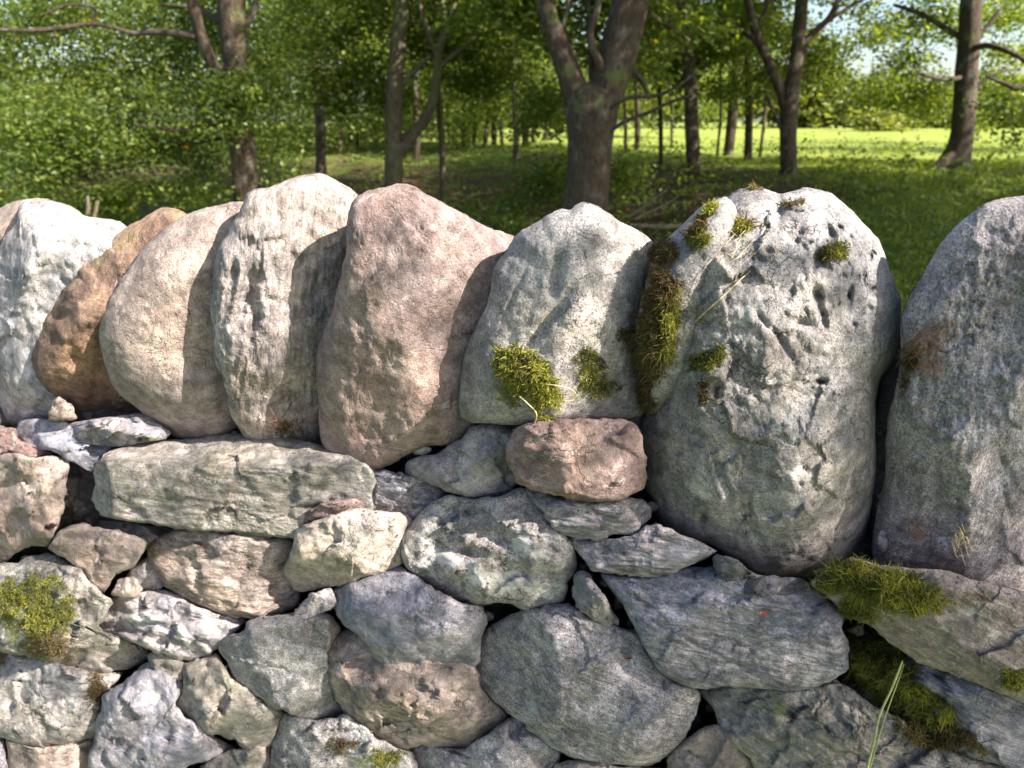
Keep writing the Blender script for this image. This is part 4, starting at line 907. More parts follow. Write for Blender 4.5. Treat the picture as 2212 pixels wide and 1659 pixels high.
tree('oak_tree', 'two-stemmed pale barked tree left of the middle, its right stem curving outward', 11.0,
     [(850,440,46),(851,380,44),(850,300,42),(852,200,40),(858,110,36),(866,20,34),(872,-120,30),(880,-400,22)],
     [[(862,330,26),(885,300,28),(915,262,26),(936,215,24),(944,160,22),(948,110,20),(970,50,16),(990,-30,14),(1010,-150,10)],
      [(944,120,15),(925,70,14),(910,20,12),(905,-60,10)],[(946,150,14),(990,110,12),(1030,80,10),(1080,60,7)],
      [(855,200,16),(880,170,14),(905,145,12),(930,120,8)],[(948,108,12),(958,40,10),(955,-30,8)]],
     [(700,60,170,90,1),(800,-40,200,80,1),(1000,60,160,90,1.0),(960,-80,200,80,1),(720,180,130,60,.6),(1040,160,120,60,.6),(880,60,120,70,.5),(790,240,90,40,.3,1)],
     count=2800, per=10, size=.08, bark=BARK_P, zdepth=1.8)
tree('oak_tree', 'thickest grey trunk in the middle, forking low into two heavy limbs', 8.5,
     [(1264,455,112),(1268,400,104),(1273,340,106),(1276,280,114),(1279,235,128),(1284,200,122)],
     [[(1262,262,66),(1246,210,62),(1226,150,54),(1204,90,48),(1186,40,44),(1172,-20,42),(1150,-150,36),(1120,-380,26)],
      [(1290,270,78),(1312,190,84),(1334,120,86),(1352,50,86),(1366,-20,82),(1385,-150,66),(1420,-400,46)],
      [(1278,170,16,.15),(1276,110,14,.2),(1272,50,12,.3),(1268,-40,10,.3)],
      [(1300,150,20,-.1),(1275,80,16,-.2),(1290,20,14,-.2),(1300,-60,10,-.2)],
      [(1222,140,16),(1215,70,14),(1226,20,12),(1232,-50,9)],
      [(1318,235,13,-.4),(1345,215,11,-.5),(1380,208,10,-.6),(1420,206,9,-.6),(1460,188,7,-.7),(1500,160,5,-.7)],
      [(1318,285,9,-.4),(1350,262,9,-.5),(1400,243,8,-.6),(1450,220,8,-.7),(1495,206,9,-.8)],
      [(1340,135,16),(1375,160,14,.1),(1395,190,12,.1),(1402,215,6,.1)],
      [(1360,-10,20,.2),(1400,30,16,.4),(1450,60,12,.6),(1490,90,9,.8)]],
     [(1100,20,120,80,.8),(1430,20,130,70,.7),(1250,-80,260,70,1.2),(1290,60,60,60,.25,.8),(1120,-160,260,90,1),(1450,-150,260,90,1),(1190,200,40,50,.15,.5),(1440,140,80,50,.3)],
     count=2400, per=10, size=.08, bark=BARK, sides=18, zdepth=1.8)
tree('oak_tree', 'slim dark tree just right of the big forked trunk', 12.5,
     [(1501,450,34),(1500,380,32),(1494,270,32),(1490,170,30),(1484,90,30),(1470,10,26),(1450,-120,22),(1440,-400,14)],
     [[(1484,80,16),(1440,40,14),(1415,-10,12),(1400,-80,9)],[(1490,100,12),(1530,60,10),(1560,10,8),(1580,-60,7)]],
     [(1500,40,120,60,1),(1580,110,90,50,.6),(1470,130,80,50,.5),(1520,-80,200,80,1.2),(1560,190,60,40,.25)], count=1300, size=.085, zdepth=1.8)
tree('oak_tree', 'Y-shaped dark tree in front of the sunlit meadow', 11.5,
     [(1702,410,40),(1703,350,38),(1702,300,38),(1704,245,40),(1712,180,36),(1722,110,32),(1730,30,30),(1736,-60,26),(1745,-300,18)],
     [[(1702,262,26),(1690,210,22),(1672,160,22),(1655,120,22),(1640,90,20),(1628,50,18),(1610,-20,16),(1590,-120,12)],
      [(1648,105,14),(1615,72,12),(1590,60,9),(1560,40,6)],
      [(1722,150,18),(1745,85,16),(1790,40,14),(1815,-10,12),(1850,-90,9)],
      [(1634,60,10),(1655,20,9),(1662,-40,8)],[(1695,295,9),(1670,240,8),(1655,200,6)],[(1765,60,9),(1830,18,8),(1900,-20,6)]],
     [(1600,30,110,60,.8),(1790,100,100,60,.8),(1700,150,90,50,.4),(1640,190,70,40,.3),(1850,180,90,50,.5),(1720,-90,260,80,1.4),(1860,50,100,50,.35)], count=1250, size=.08, zdepth=1.8)
tree('oak_tree', 'oak with a flared base on the grassy bank at the right', 12.2,
     [(2062,352,80),(2072,322,58),(2080,280,50),(2084,220,47),(2088,150,46),(2094,80,46),(2098,0,44),(2105,-120,44),(2110,-400,30)],
     [[(2068,330,30),(2040,350,28,-.2),(2012,362,14,-.3)],
      [(2086,110,18),(2130,98,13,-.3),(2180,112,11,-.6),(2225,140,9,-.8),(2260,180,10,-.9)],
      [(2088,165,14),(2040,172,10,-.2),(1990,160,8,-.3)],[(2240,165,11,-.8),(2200,190,14,-.8),(2170,180,10,-.8),(2130,165,6,-.8)],
      [(2090,100,12),(2130,60,10),(2160,20,8)],[(2084,215,10),(2130,170,8),(2180,150,6)],[(2090,90,14),(2040,60,12,.2),(1990,30,10,.3),(1930,10,7,.4)]],
     [(2140,40,110,60,.8),(2010,60,110,50,.6),(2010,190,100,40,.6),(1940,200,110,40,.6),(2170,200,80,50,.4),(2080,-90,300,80,1.4),(2180,120,60,40,.3),(1930,130,90,30,.25),(2130,260,40,30,.15)],
     count=1450, size=.08, zdepth=1.8)
GT = 'thin trees standing deeper in the wood'
thin = [  # px base, py base, width, px top, distance, label, leaf clusters
 (694,372,26,680,16,'thin tree trunk right of the dark oak at the left',BARK),
 (735,372,14,722,21,'pale straight stem, left of a close pair on the lit woodland floor',BARK_P),
 (757,368,13,752,22,'pale straight stem, right of a close pair on the lit woodland floor',BARK_P),
 (812,365,11,806,24,'thin stem close left of the two-stemmed tree',BARK_P),
 (900,372,16,893,19,'leaning stem between the two stems of the pale tree',BARK),
 (957,440,17,940,13,'slender stem right of the two-stemmed tree, reaching down to the pink cope stone',BARK_P),
 (1000,368,10,1003,23,'thin lit stem left of the bright gap in the wood',BARK_P),
 (1066,362,14,1062,24,'pale stem at the left side of the bright gap',BARK),
 (1115,392,16,1106,18,'dark stem standing in the bright gap, with a mossy foot',BARK),
 (1134,360,18,1128,22,'dark stem at the right side of the bright gap',BARK),
 (1376,345,14,1372,20,'thin stem behind the right side of the thickest trunk',BARK),
 (1426,440,12,1424,14,'thin stem with a lit white patch and a mossy foot',BARK),
 (1572,345,26,1606,17,'leaning trunk against the meadow left of the Y-shaped tree',BARK),
 (1614,395,20,1620,15,'upright trunk beside the leaning one, left of the Y-shaped tree',BARK),
]
for i, (bx, by, w, tx, dist, lab, bk) in enumerate(thin):
    hh = by - 20
    pts = [(bx, by, w), (bx + (tx - bx) * .3 + 2, by - hh * .35, w * .92), (bx + (tx - bx) * .7 - 2, by - hh * .7, w * .86), (tx, 20, w * .8), (tx + (tx - bx) * .5, -160, w * .6), (tx + (tx - bx), -350, w * .3)]
    lim = [[(tx, 60, w * .45), (tx + 40, 10, w * .35, .2), (tx + 80, -30, w * .2, .3)], [(tx, 120, w * .4), (tx - 45, 80, w * .3, -.2), (tx - 80, 50, w * .18, -.3)]]
    tall = [(tx + 30, 90, 110, 60, 1), (tx - 40, 20, 120, 60, 1), (tx, 170, 90, 45, .7), (tx + 10, -90, 160, 70, 1.2), (tx + 30, 235, 70, 30, .35)]
    if bx > 1350: tall = [(tx + 20, 110, 80, 50, .8), (tx - 30, 40, 90, 50, .8), (tx, -80, 160, 70, 1.2)]
    tree('woodland_tree', lab, dist, pts, lim, tall, count=620 if dist < 20 else 520, per=9, size=.10 if dist > 18 else .09, bark=bk, sides=9, group=GT, zdepth=2.5, spread=.25, flare=1.25)

# slender stems far back in the wood: nothing tells them apart but their place
_t = np.random.default_rng(31); _n = {}
for bx in (588, 632, 660, 772, 790, 836, 925, 975, 1024, 1044, 1088, 1150, 1172, 1352, 1450, 1548, 1640):
    dist = _t.uniform(21, 34) if bx < 1300 else _t.uniform(14, 21); w = _t.uniform(6, 12); by = 352 if bx < 1300 else 345; ln = _t.uniform(-34, 34); by += _t.uniform(-12, 14)
    MK = [(515, 'dark oak at the left'), (850, 'two-stemmed pale tree'), (1270, 'thickest forked trunk'), (1495, 'slim dark tree'), (1702, 'Y-shaped tree'), (2080, 'oak with the flared base')]
    q = max(i for i, (mx, _) in enumerate(MK) if mx < bx); _n[q] = _n.get(q, 0) + 1
    ordn = ['first', 'second', 'third', 'fourth', 'fifth', 'sixth', 'seventh', 'eighth', 'ninth', 'tenth'][_n[q] - 1]
    tree('woodland_tree', '%s far slender stem to the right of the %s' % (ordn, MK[q][1]), dist, [(bx, by, w), (bx + ln * .4 + 3, by - 110, w * .9), (bx + ln * .7 - 3, by - 220, w * .75), (bx + ln, 20, w * .6), (bx + ln, -60, w * .4)],
         [[(bx + ln * .6, 150, w * .5), (bx + ln + 28, 100, w * .35), (bx + ln + 50, 70, w * .2)]], bark=BARK_P if _t.uniform() < .4 else BARK, sides=7, group='thin distant stems', flare=1.3)
def leaf_mass(name, clusters, dist, count, size, per, zdepth, seed, mat=None, label=None, hue=0., spread=.3):
    rng = np.random.default_rng(seed); Cc = blobs(clusters, dist, count, rng, zdepth)
    base = Cc.mean(0)
    me = leaves_mesh(name, Cc - base, size, mat or LEAF, rng, per=per, hue=hue, spread=spread)
    return link(name, me, None, base, kind='stuff', label=label)
# the wood beyond the numbered trunks reads as one mass of leaves
leaf_mass('woodland_foliage', [(150,200,330,120,1.3),(450,200,260,120,1.1),(700,150,220,110,1.1),(950,120,220,110,1.1),(1150,130,180,110,1.0),(1400,140,140,90,.6),(300,340,300,60,.9),(620,300,160,50,.6),
                               (300,0,400,110,1.2),(900,-20,350,100,1.2),(1000,230,200,50,.7),(100,400,150,50,.5),(800,270,140,30,.4),(1560,170,110,60,.4),(600,380,80,30,.25),(450,400,90,30,.3)], 20, 6800, .10, 11, 4, 3)
leaf_mass('woodland_foliage', [(350,290,330,34,1),(760,285,200,30,1),(960,262,90,26,.6),(1010,290,40,20,.3),(1215,270,26,26,.2)], 25, 1500, .11, 11, 3, 14)
leaf_mass('woodland_foliage', [(0,150,400,170,1),(400,120,300,170,1),(800,90,300,150,1),(1150,100,250,140,1),(1450,150,160,80,.6),(250,330,300,50,.7),(650,330,200,40,.4),(1000,20,400,100,1)], 34, 3600, .26, 11, 6, 4, LEAF_FAR, spread=.5)
leaf_mass('distant_tree_line', [(1250,225,160,50,1),(1500,225,160,45,1),(1750,235,150,40,1),(1900,240,160,35,1),(2100,240,160,35,1),(2300,230,160,45,1),(2650,220,200,60,1),(3050,220,220,60,1),(3500,210,250,70,1),(1000,230,160,50,.8),(1700,180,90,45,.5)], 85, 3900, .8, 11, 8, 5, LEAF_FAR, spread=1.6)
tr = leaf_mass('distant_tree', [(1905,250,38,34,1)], 62, 160, .45, 10, 2, 6, LEAF_FAR, hue=.3, spread=.9); del tr['kind']
tr['label'] = 'small bright rounded tree at the far side of the meadow'; tr['category'] = 'tree'
# hills
def hills():
    xs = np.linspace(-600, 900, 160); rows = []
    prof = 26 + 20 * np.exp(-((xs - 260) / 110) ** 2) + 8 * np.sin(xs * .013) + 3 * fbm(np.stack([xs * .02, xs * 0, xs * 0], 1), 4)
    for k in range(14):
        f = k / 13; rows.append(np.stack([xs, np.full_like(xs, 380 + f * 420), prof * math.sin(f * math.pi / 2) ** 1.2 - 2 + 2.5 * fbm(np.stack([xs * .03, xs * 0 + f * 6, xs * 0], 1), 3) * f], 1))
    V = np.concatenate(rows); n = len(xs); j = np.arange(13)[:, None] * n; i = np.arange(n - 1)
    m = bpy.data.materials.new('hill'); m.use_nodes = True; b = m.node_tree.nodes['Principled BSDF']; b.inputs['Roughness'].default_value = 1
    nt = m.node_tree; tc = nt.nodes.new('ShaderNodeTexCoord')
    nt.links.new(mixc(nt, rng_map(nt, noise(nt, tc.outputs['Object'], .03, 6, .7), .4, .6), (.06, .085, .05), (.10, .12, .08)), b.inputs['Base Color'])
    me = make_mesh('hills', V, [np.stack([j + i, j + i + 1, j + n + i + 1, j + n + i], -1).reshape(-1, 4)], m); link('hills', me, kind='structure')
hills()

leaf_mass('woodland_foliage', [(2750,40,200,140,1),(3150,80,240,150,1),(3600,60,260,160,1),(2700,-160,300,90,1)], 17, 1500, .12, 10, 3, 12)
# undergrowth and grass
def scatter_ground(n, xr, yr, rng, f=None):
    y = rng.uniform(*yr, n); a = rng.uniform(*xr, n); x = a * y
    return np.stack([x, y, ground_z(x, y)], 1)
rngu = np.random.default_rng(11)
def undergrowth():
    P = scatter_ground(2600, (-.75, .78), (5.5, 24), rngu); P[:, 2] += np.abs(rngu.normal(size=len(P))) * .12
    q = fbm(np.stack([P[:, 0] * .9, P[:, 1] * .9, P[:, 0] * 0], 1), 3); P = P[q > .02]
    me = leaves_mesh('undergrowth', P, .085, LEAF, rngu, per=10, spread=.13)
    link('undergrowth', me, kind='stuff')
undergrowth()
leaf_mass('shrubbery', [(1185,330,50,90,1),(1150,400,70,50,.7),(1210,250,26,50,.3),(1340,380,36,50,.5),(60,440,120,40,.7),(240,440,120,40,.7),(420,420,90,40,.6),(1090,440,50,30,.3),(2190,250,40,50,.3),(610,410,60,25,.3)], 8.8, 850, .07, 10, .9, 8, spread=.14)
def grass(name, n, ar, yr, h, seed):
    rng = np.random.default_rng(seed)
    P = scatter_ground(n, ar, yr, rng)
    f = P[:, 1] / crest(P[:, 0], P[:, 1]); wood = (f > .48) & (f < .97) & (P[:, 0] / P[:, 1] < .40)
    P = P[~(wood & (rng.uniform(size=n) < .8))]; n = len(P)
    dd = rng.normal(size=(n, 3)) * .45; dd[:, 2] = 1; dd /= np.linalg.norm(dd, axis=1)[:, None]
    s = rng.normal(size=(n, 3)); s[:, 2] = 0; s /= np.linalg.norm(s, axis=1)[:, None]
    L = h * rng.uniform(.5, 1.4, n)[:, None]; w = L * .09
    dr = rng.normal(size=(n, 3)) * .5; dr[:, 2] = -.15
    V = np.stack([P - s * w, P + s * w, P + dd * L * .6 + dr * L * .2 + s * w * .7, P + dd * L * .9 + dr * L * .7], 1).reshape(-1, 3); k = np.arange(n)[:, None] * 4
    F = np.concatenate([k + np.array([0, 1, 2]), k + np.array([0, 2, 3])], 0)
    me = make_mesh(name, V, [F], GRASSM, smooth=False)
    a = me.attributes.new('shade', 'FLOAT', 'POINT'); a.data.foreach_set('value', np.repeat(np.clip(rng.beta(2, 2, n), 0, .96), 4).astype(np.float32))
    link(name, me, kind='stuff')
grass('grass', 50000, (.0, 1.3), (4.2, 14), .085, 21)
grass('grass', 26000, (-.8, .1), (5, 22), .10, 22)

# fallen dead branches on the woodland floor
def stick(name, label, rows, dist, mat=None, cat='branch'):
    V, F, F2 = tube(px_path(rows, dist), 7, 4, .1, rows[0][0]); b = V.mean(0)
    me = make_mesh(name, V - b, [F, F2], mat or BARK_P); link(name, me, None, b, label=label, category=cat)
stick('fallen_branch', 'grey fallen branch lying behind the gap between the double-humped and the largest cope stones', [(1360,486,10),(1400,489,13),(1440,490,14),(1480,488,12),(1530,484,8)], 7.4)
stick('dead_branch', 'pale dead twig slanting behind the double-humped cope stone, upper of two', [(1360,468,6),(1400,440,6),(1440,410,4)], 7.6)
stick('dead_branch', 'pale dead twig slanting behind the double-humped cope stone, lower of two', [(1372,474,6),(1420,450,6),(1456,432,4)], 7.5)
stick('tree_stump', 'left of two pale broken stubs behind the white-topped cope stone', [(186,500,12),(190,460,11),(190,424,7)], 6.5, cat='stump')
stick('tree_stump', 'right of two pale broken stubs behind the white-topped cope stone', [(196,500,11),(204,468,10),(211,434,7)], 6.4, cat='stump')

# ================================================================ moss
def moss(key, cx, cy, rx, ry, ang, n, L=6.0, mat=None, hue=0., dense=1.0, cushion=True, lift=.004, droop=.10, dry=0.):
    S = STONES[key]; rng = np.random.default_rng(int(cx * 7 + cy))
    n = int(n * .85); r = np.sqrt(rng.uniform(0, 1, n)); r = np.where(rng.uniform(size=n) < .22, r * rng.uniform(1, 1.5, n), r); t = rng.uniform(0, 2 * math.pi, n)
    ex = r * np.cos(t) * rx; ey = r * np.sin(t) * ry; ca, sa = math.cos(R(ang)), math.sin(R(ang))
    px = cx + ex * ca - ey * sa; py = cy - (ex * sa + ey * ca)
    wob = fbm(np.stack([px * .03, py * .03, px * 0 + cx], 1), 4, .6)
    keep = (r < 1.0 + wob * 1.0 - .22 + rng.exponential(.12, n)); px, py, r = px[keep], py[keep], r[keep]; n = len(px)
    hump = np.clip(1 - r ** 2, 0, 1) * lift * 1.1 * (1 + .8 * fbm(np.stack([px * .06, py * .06, px * 0], 1), 3))
    P = S.surf(px, py, hump)
    at0 = S.o.data.attributes['tint']; buf = np.zeros(len(at0.data) * 4, np.float32); at0.data.foreach_get('color', buf); buf = buf.reshape(-1, 4)
    q = S.allp; dx = q[:, 0] - cx; dy = -(q[:, 1] - cy)
    rq = np.sqrt(((dx * ca + dy * sa) / (rx * 1.15)) ** 2 + ((-dx * sa + dy * ca) / (ry * 1.15)) ** 2); wq = np.clip(1.2 - rq, 0, 1) * .75
    chn = 2 if mat is MOSSD else 0
    buf[:len(q), chn] = np.maximum(buf[:len(q), chn], wq); buf[:len(q), 2] = np.maximum(buf[:len(q), 2], wq * .6); at0.data.foreach_set('color', buf.ravel())
    e = 3.0; Px = S.surf(px + e, py, hump); Py = S.surf(px, py + e, hump)
    nr = np.cross(Px - P, Py - P); nr /= np.linalg.norm(nr, axis=1)[:, None] + 1e-9
    vd = CAM - P; nr *= np.sign((nr * vd).sum(1))[:, None]
    V = []; F3 = []; sh = []
    per = 4
    P4 = np.repeat(P, per, 0) + rng.normal(size=(n * per, 3)) * .0012; N4 = np.repeat(nr, per, 0); m = n * per
    d = N4 * .75 + rng.normal(size=(m, 3)) * .80; d[:, 2] -= droop; d /= np.linalg.norm(d, axis=1)[:, None]
    s = np.cross(d, rng.normal(size=(m, 3))); s /= np.linalg.norm(s, axis=1)[:, None] + 1e-9
    Ln = (L * .66 / 1000 * rng.gamma(4, .25, m).clip(.3, 2.2))[:, None]; w = .00036 * rng.uniform(.8, 1.6, m)[:, None]
    b = rng.normal(size=(m, 3)) * .6; b[:, 2] -= .12
    p1 = P4 + d * Ln * .5; p2 = p1 + (d + b) * Ln * .5
    V = np.stack([P4 - s * w, P4 + s * w, p1 + s * w * 1.3, p1 - s * w * 1.3, p2], 1).reshape(-1, 3)
    k = np.arange(m)[:, None] * 5
    F4 = k + np.array([0, 1, 2, 3]); F3 = k + np.array([3, 2, 4])
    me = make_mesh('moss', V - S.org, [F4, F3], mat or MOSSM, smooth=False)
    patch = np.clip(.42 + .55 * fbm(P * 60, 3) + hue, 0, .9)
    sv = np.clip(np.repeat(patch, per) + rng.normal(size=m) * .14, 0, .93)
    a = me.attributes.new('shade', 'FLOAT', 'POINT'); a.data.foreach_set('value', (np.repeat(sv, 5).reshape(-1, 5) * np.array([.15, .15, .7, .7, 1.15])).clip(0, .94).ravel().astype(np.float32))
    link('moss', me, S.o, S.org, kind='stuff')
moss('C6', 1135, 805, 76, 48, -30, 1500, 7, hue=.25, lift=.006)
moss('C6', 1178, 858, 34, 52, 0, 800, 7, hue=.35, lift=.006)
moss('C6', 1100, 850, 30, 40, 0, 200, 5)
moss('C6', 1130, 800, 40, 26, -30, 260, 7, mat=MOSSD, lift=.008, hue=.2)
moss('C6', 1275, 800, 34, 60, 8, 520, 5, hue=-.2); moss('C6', 1290, 840, 56, 22, 10, 300, 5, hue=-.15); moss('C6', 1354, 725, 24, 22, 0, 160, 5, mat=MOSSD)
moss('C7b', 1430, 640, 36, 70, -12, 1700, 8, mat=MOSSD, lift=.010, hue=.05)
moss('C7b', 1410, 740, 40, 80, -5, 2200, 8, mat=MOSSD, lift=.012, hue=.1)
moss('C7b', 1440, 700, 26, 90, -8, 1300, 7, hue=-.02, lift=.012)
moss('C7b', 1435, 545, 36, 22, 0, 520, 6, mat=MOSSD, lift=.008, hue=-.3)
moss('C7b', 1500, 495, 34, 16, 45, 420, 6, mat=MOSSD, lift=.006, hue=.1); moss('C7b', 1530, 455, 24, 12, 40, 260, 6, hue=.1, lift=.004)
moss('C7b', 1395, 850, 18, 50, 10, 500, 7, mat=MOSSD, lift=.006)
moss('C7b', 1512, 520, 22, 14, 30, 300, 6, hue=-.05, lift=.006)
moss('C7', 1590, 490, 40, 12, -8, 200, 8, hue=.4, lift=.002); moss('C7', 1610, 484, 40, 10, -8, 160, 9, mat=MOSSD, hue=.4, lift=.002)
moss('C7', 1716, 440, 26, 12, 0, 170, 5, mat=MOSSD, hue=-.2, lift=.003); moss('C7', 1628, 408, 20, 6, -5, 120, 5, mat=MOSSD, hue=.1, lift=.003)
moss('C7', 1808, 540, 26, 22, 0, 300, 5, hue=.1, lift=.003); moss('C7', 1790, 545, 20, 26, 0, 160, 4, mat=MOSSD, lift=.003)
moss('C7', 1530, 775, 40, 30, 20, 620, 6, hue=-.2, lift=.004); moss('C7', 1520, 845, 12, 26, 0, 180, 4, mat=MOSSD, hue=-.2, lift=.002)
moss('C8', 1965, 790, 16, 70, -18, 300, 5, mat=MOSSD, hue=-.1, lift=.003)
moss('S36', 1880, 1260, 120, 44, -6, 3000, 9, hue=.0, lift=.010)
moss('S36', 1960, 1290, 90, 34, -6, 1500, 8, hue=.1, lift=.008); moss('S36', 1860, 1320, 50, 24, -10, 500, 6, hue=-.1); moss('S36', 2195, 1465, 40, 24, -10, 300, 6, hue=0)
moss('S37', 1895, 1430, 84, 68, -30, 2900, 8, hue=.0, lift=.012); moss('S37', 1965, 1512, 115, 46, -30, 2400, 9, hue=.1, lift=.010)
moss('S37', 1880, 1380, 50, 30, -30, 700, 7, mat=MOSSD, hue=-.1, lift=.008); moss('S37', 2060, 1590, 80, 26, -30, 700, 8, mat=MOSSD, hue=.1, lift=.006); moss('S35', 1990, 1590, 70, 24, -25, 420, 8, mat=MOSSD, hue=.2, lift=.004)
moss('S26', 85, 1320, 78, 84, -20, 3200, 4, hue=.05, lift=.008); moss('S26', 10, 1290, 50, 50, 0, 900, 4, hue=.05, lift=.006); moss('S26', 110, 1395, 60, 36, -10, 900, 4, mat=MOSSD, lift=.006, hue=.1)
moss('S27', 212, 1500, 24, 50, 20, 700, 4, mat=MOSSD, hue=-.2, lift=.003); moss('S27', 0, 1420, 20, 30, 0, 200, 4, mat=MOSSD)
moss('S32', 835, 1640, 50, 26, 0, 700, 5, hue=-.25); moss('S32', 740, 1610, 40, 20, 0, 260, 4, mat=MOSSD, hue=-.2)
moss('C4', 612, 925, 26, 22, 20, 90, 6, mat=MOSSD, hue=.5, lift=.001)

# ================================================================ loose bits
def flatmat(name, col, rough=.7, tr=.0):
    m = bpy.data.materials.new(name); m.use_nodes = True; b = m.node_tree.nodes['Principled BSDF']
    nt = m.node_tree; tc = nt.nodes.new('ShaderNodeTexCoord'); n = noise(nt, tc.outputs['Object'], 300, 3, .6)
    nt.links.new(mixc(nt, rng_map(nt, n, .3, .7), tuple(x * .75 for x in col), tuple(min(1, x * 1.2) for x in col)), b.inputs['Base Color']); b.inputs['Roughness'].default_value = rough
    return m
STRAW = flatmat('dry_straw', (.52, .42, .22)); ROOT = flatmat('dry_root', (.20, .11, .06)); GREENSTEM = flatmat('green_stem', (.34, .35, .13)); REDLEAF = flatmat('orange_leaf', (.30, .12, .07))
def strand(name, label, key, pts, w, mat, lift=.003, cat='straw', group=None, link_=True):
    P = np.array(pts, float); Q = catmull(P[:, :2], 5)
    lf = np.interp(np.linspace(0, 1, len(Q)), np.linspace(0, 1, len(P)), [p[2] if len(p) > 2 else lift for p in pts])
    W_ = STONES[key].surf(Q[:, 0], Q[:, 1], lf) if key else wall(Q[:, 0], Q[:, 1], lf)
    rr = w / 1000 * np.interp(np.linspace(0, 1, len(Q)), [0, .1, .8, 1], [.8, 1, .8, .3])
    V, F, F2 = tube(np.column_stack([W_, rr]), 6, 2, .05, 1.0)
    if not link_: return V, F, F2
    b = V.mean(0); me = make_mesh(name, V - b, [F, F2], mat); return link(name, me, None, b, label=label, category=cat, group=group)
strand('grass_straw', 'single long dry straw slanting across the front of the largest cope stone', 'C7', [(1503,694,.004),(1530,668,.004),(1565,637,.005),(1597,606,.004),(1622,585,.003)], .9, STRAW)
strand('grass_straw', 'bent pale straw at the left shoulder of the largest cope stone', 'C7', [(1502,560,.003),(1496,590,.003),(1480,620,.003),(1474,640,.004),(1478,668,.004)], .8, STRAW)
strand('plant_stalk', 'green plant stem standing in front of the moss in the lower right corner', None, [(1862,1700,.10),(1872,1665,.10),(1888,1600,.097),(1900,1545,.093),(1925,1490,.088),(1945,1440,.085),(1949,1428,.085)], 1.5, GREENSTEM, cat='plant stem')
strand('plant_stalk', 'thin side shoot running beside the green plant stem in the lower right corner', None, [(1870,1700,.096),(1882,1650,.096),(1896,1600,.095),(1915,1540,.09),(1935,1485,.086),(1953,1434,.084)], .8, GREENSTEM, cat='plant stem')
strand('dry_root', 'curly dry root looping to the right of the bright moss tuft', 'C6', [(1180,830,.012),(1210,834,.012),(1236,842,.012),(1244,856,.011),(1232,866,.01),(1214,864,.01)], .55, STRAW, cat='root')
strand('dry_root', 'dry root hanging from the bright moss tuft down over the reddish block', 'C6', [(1122,856,.012),(1140,872,.014),(1158,892,.016),(1155,912,.018),(1138,932,.02)], .9, STRAW, cat='root')
strand('dry_root', 'brown root trailing over the thin flat slate', 'S2a', [(134,955,.004),(150,944,.004),(180,930,.003),(215,922,.003),(235,912,.003),(252,904,.003)], .6, ROOT, cat='root')
strand('dry_root', 'grey rootlet hanging at the right corner of the triangular stone', 'S12', [(1092,1000,.006),(1094,1030,.008),(1092,1060,.01),(1084,1080,.012)], .6, flatmat('grey_root', (.25, .23, .2)), cat='root')
def bundle(name, label, key, cx, cy, dx, dy, n, w, mat, wid, seed, kind='straw tuft'):
    rng = np.random.default_rng(seed); VV = []; FF = []; F3 = []; o = 0
    for k in range(n):
        ox, oy = rng.normal() * wid, rng.normal() * wid * .8
        sc = rng.uniform(.5, 1.1); c1 = rng.normal() * 9; c2 = rng.normal() * 9; x0 = cx + ox; y0 = cy + oy
        l0 = rng.uniform(.001, .012); c1 *= 1.6; c2 *= 1.8
        V, F, F2 = strand('', '', key, [(x0, y0, l0), (x0 + dx * .35 * sc, y0 + dy * .35 * sc + c1, l0 + .003), (x0 + dx * .7 * sc, y0 + dy * .7 * sc + c2, l0 + .004), (x0 + dx * sc, y0 + dy * sc + c1 + c2, l0)], w * rng.uniform(.7, 1.3), mat, link_=False)
        VV.append(V); FF.append(F + o); F3.append(F2 + o); o += len(V)
    V = np.concatenate(VV); b = V.mean(0)
    me = make_mesh(name, V - b, [np.concatenate(FF), np.concatenate(F3)], mat); link(name, me, None, b, label=label, category=kind)
bundle('root_tuft', 'tuft of reddish brown rootlets on the left flank of the right-hand cope stone', 'C8', 1968, 762, 85, -58, 40, .34, ROOT, 20, 1, 'root tuft')
bundle('root_tuft', 'thinner wisp of brown rootlets below the main tuft on the right-hand cope stone', 'C8', 1990, 800, 55, -18, 14, .35, ROOT, 8, 2, 'root tuft')
bundle('root_tuft', 'small brown root tangle low on the right-hand cope stone', 'C8', 1995, 1160, -50, -40, 14, .4, ROOT, 12, 3, 'root tuft')
bundle('root_tuft', 'small straw coloured tangle low on the right-hand cope stone, right of the brown one', 'C8', 2070, 1150, 30, 50, 9, .4, STRAW, 10, 4, 'root tuft')
bundle('straw_tuft', 'wispy dry straw combed across the upper left of the largest cope stone', 'C7', 1620, 515, -70, 45, 11, .2, STRAW, 22, 5)
bundle('straw_tuft', 'few dry straws below the yellow moss on top of the largest cope stone', 'C7', 1650, 520, 50, 22, 5, .2, STRAW, 8, 6)
bundle('root_tuft', 'reddish root threads near the foot of the tallest pale cope stone', 'C4', 612, 920, -30, -8, 16, .3, ROOT, 10, 7, 'root tuft')
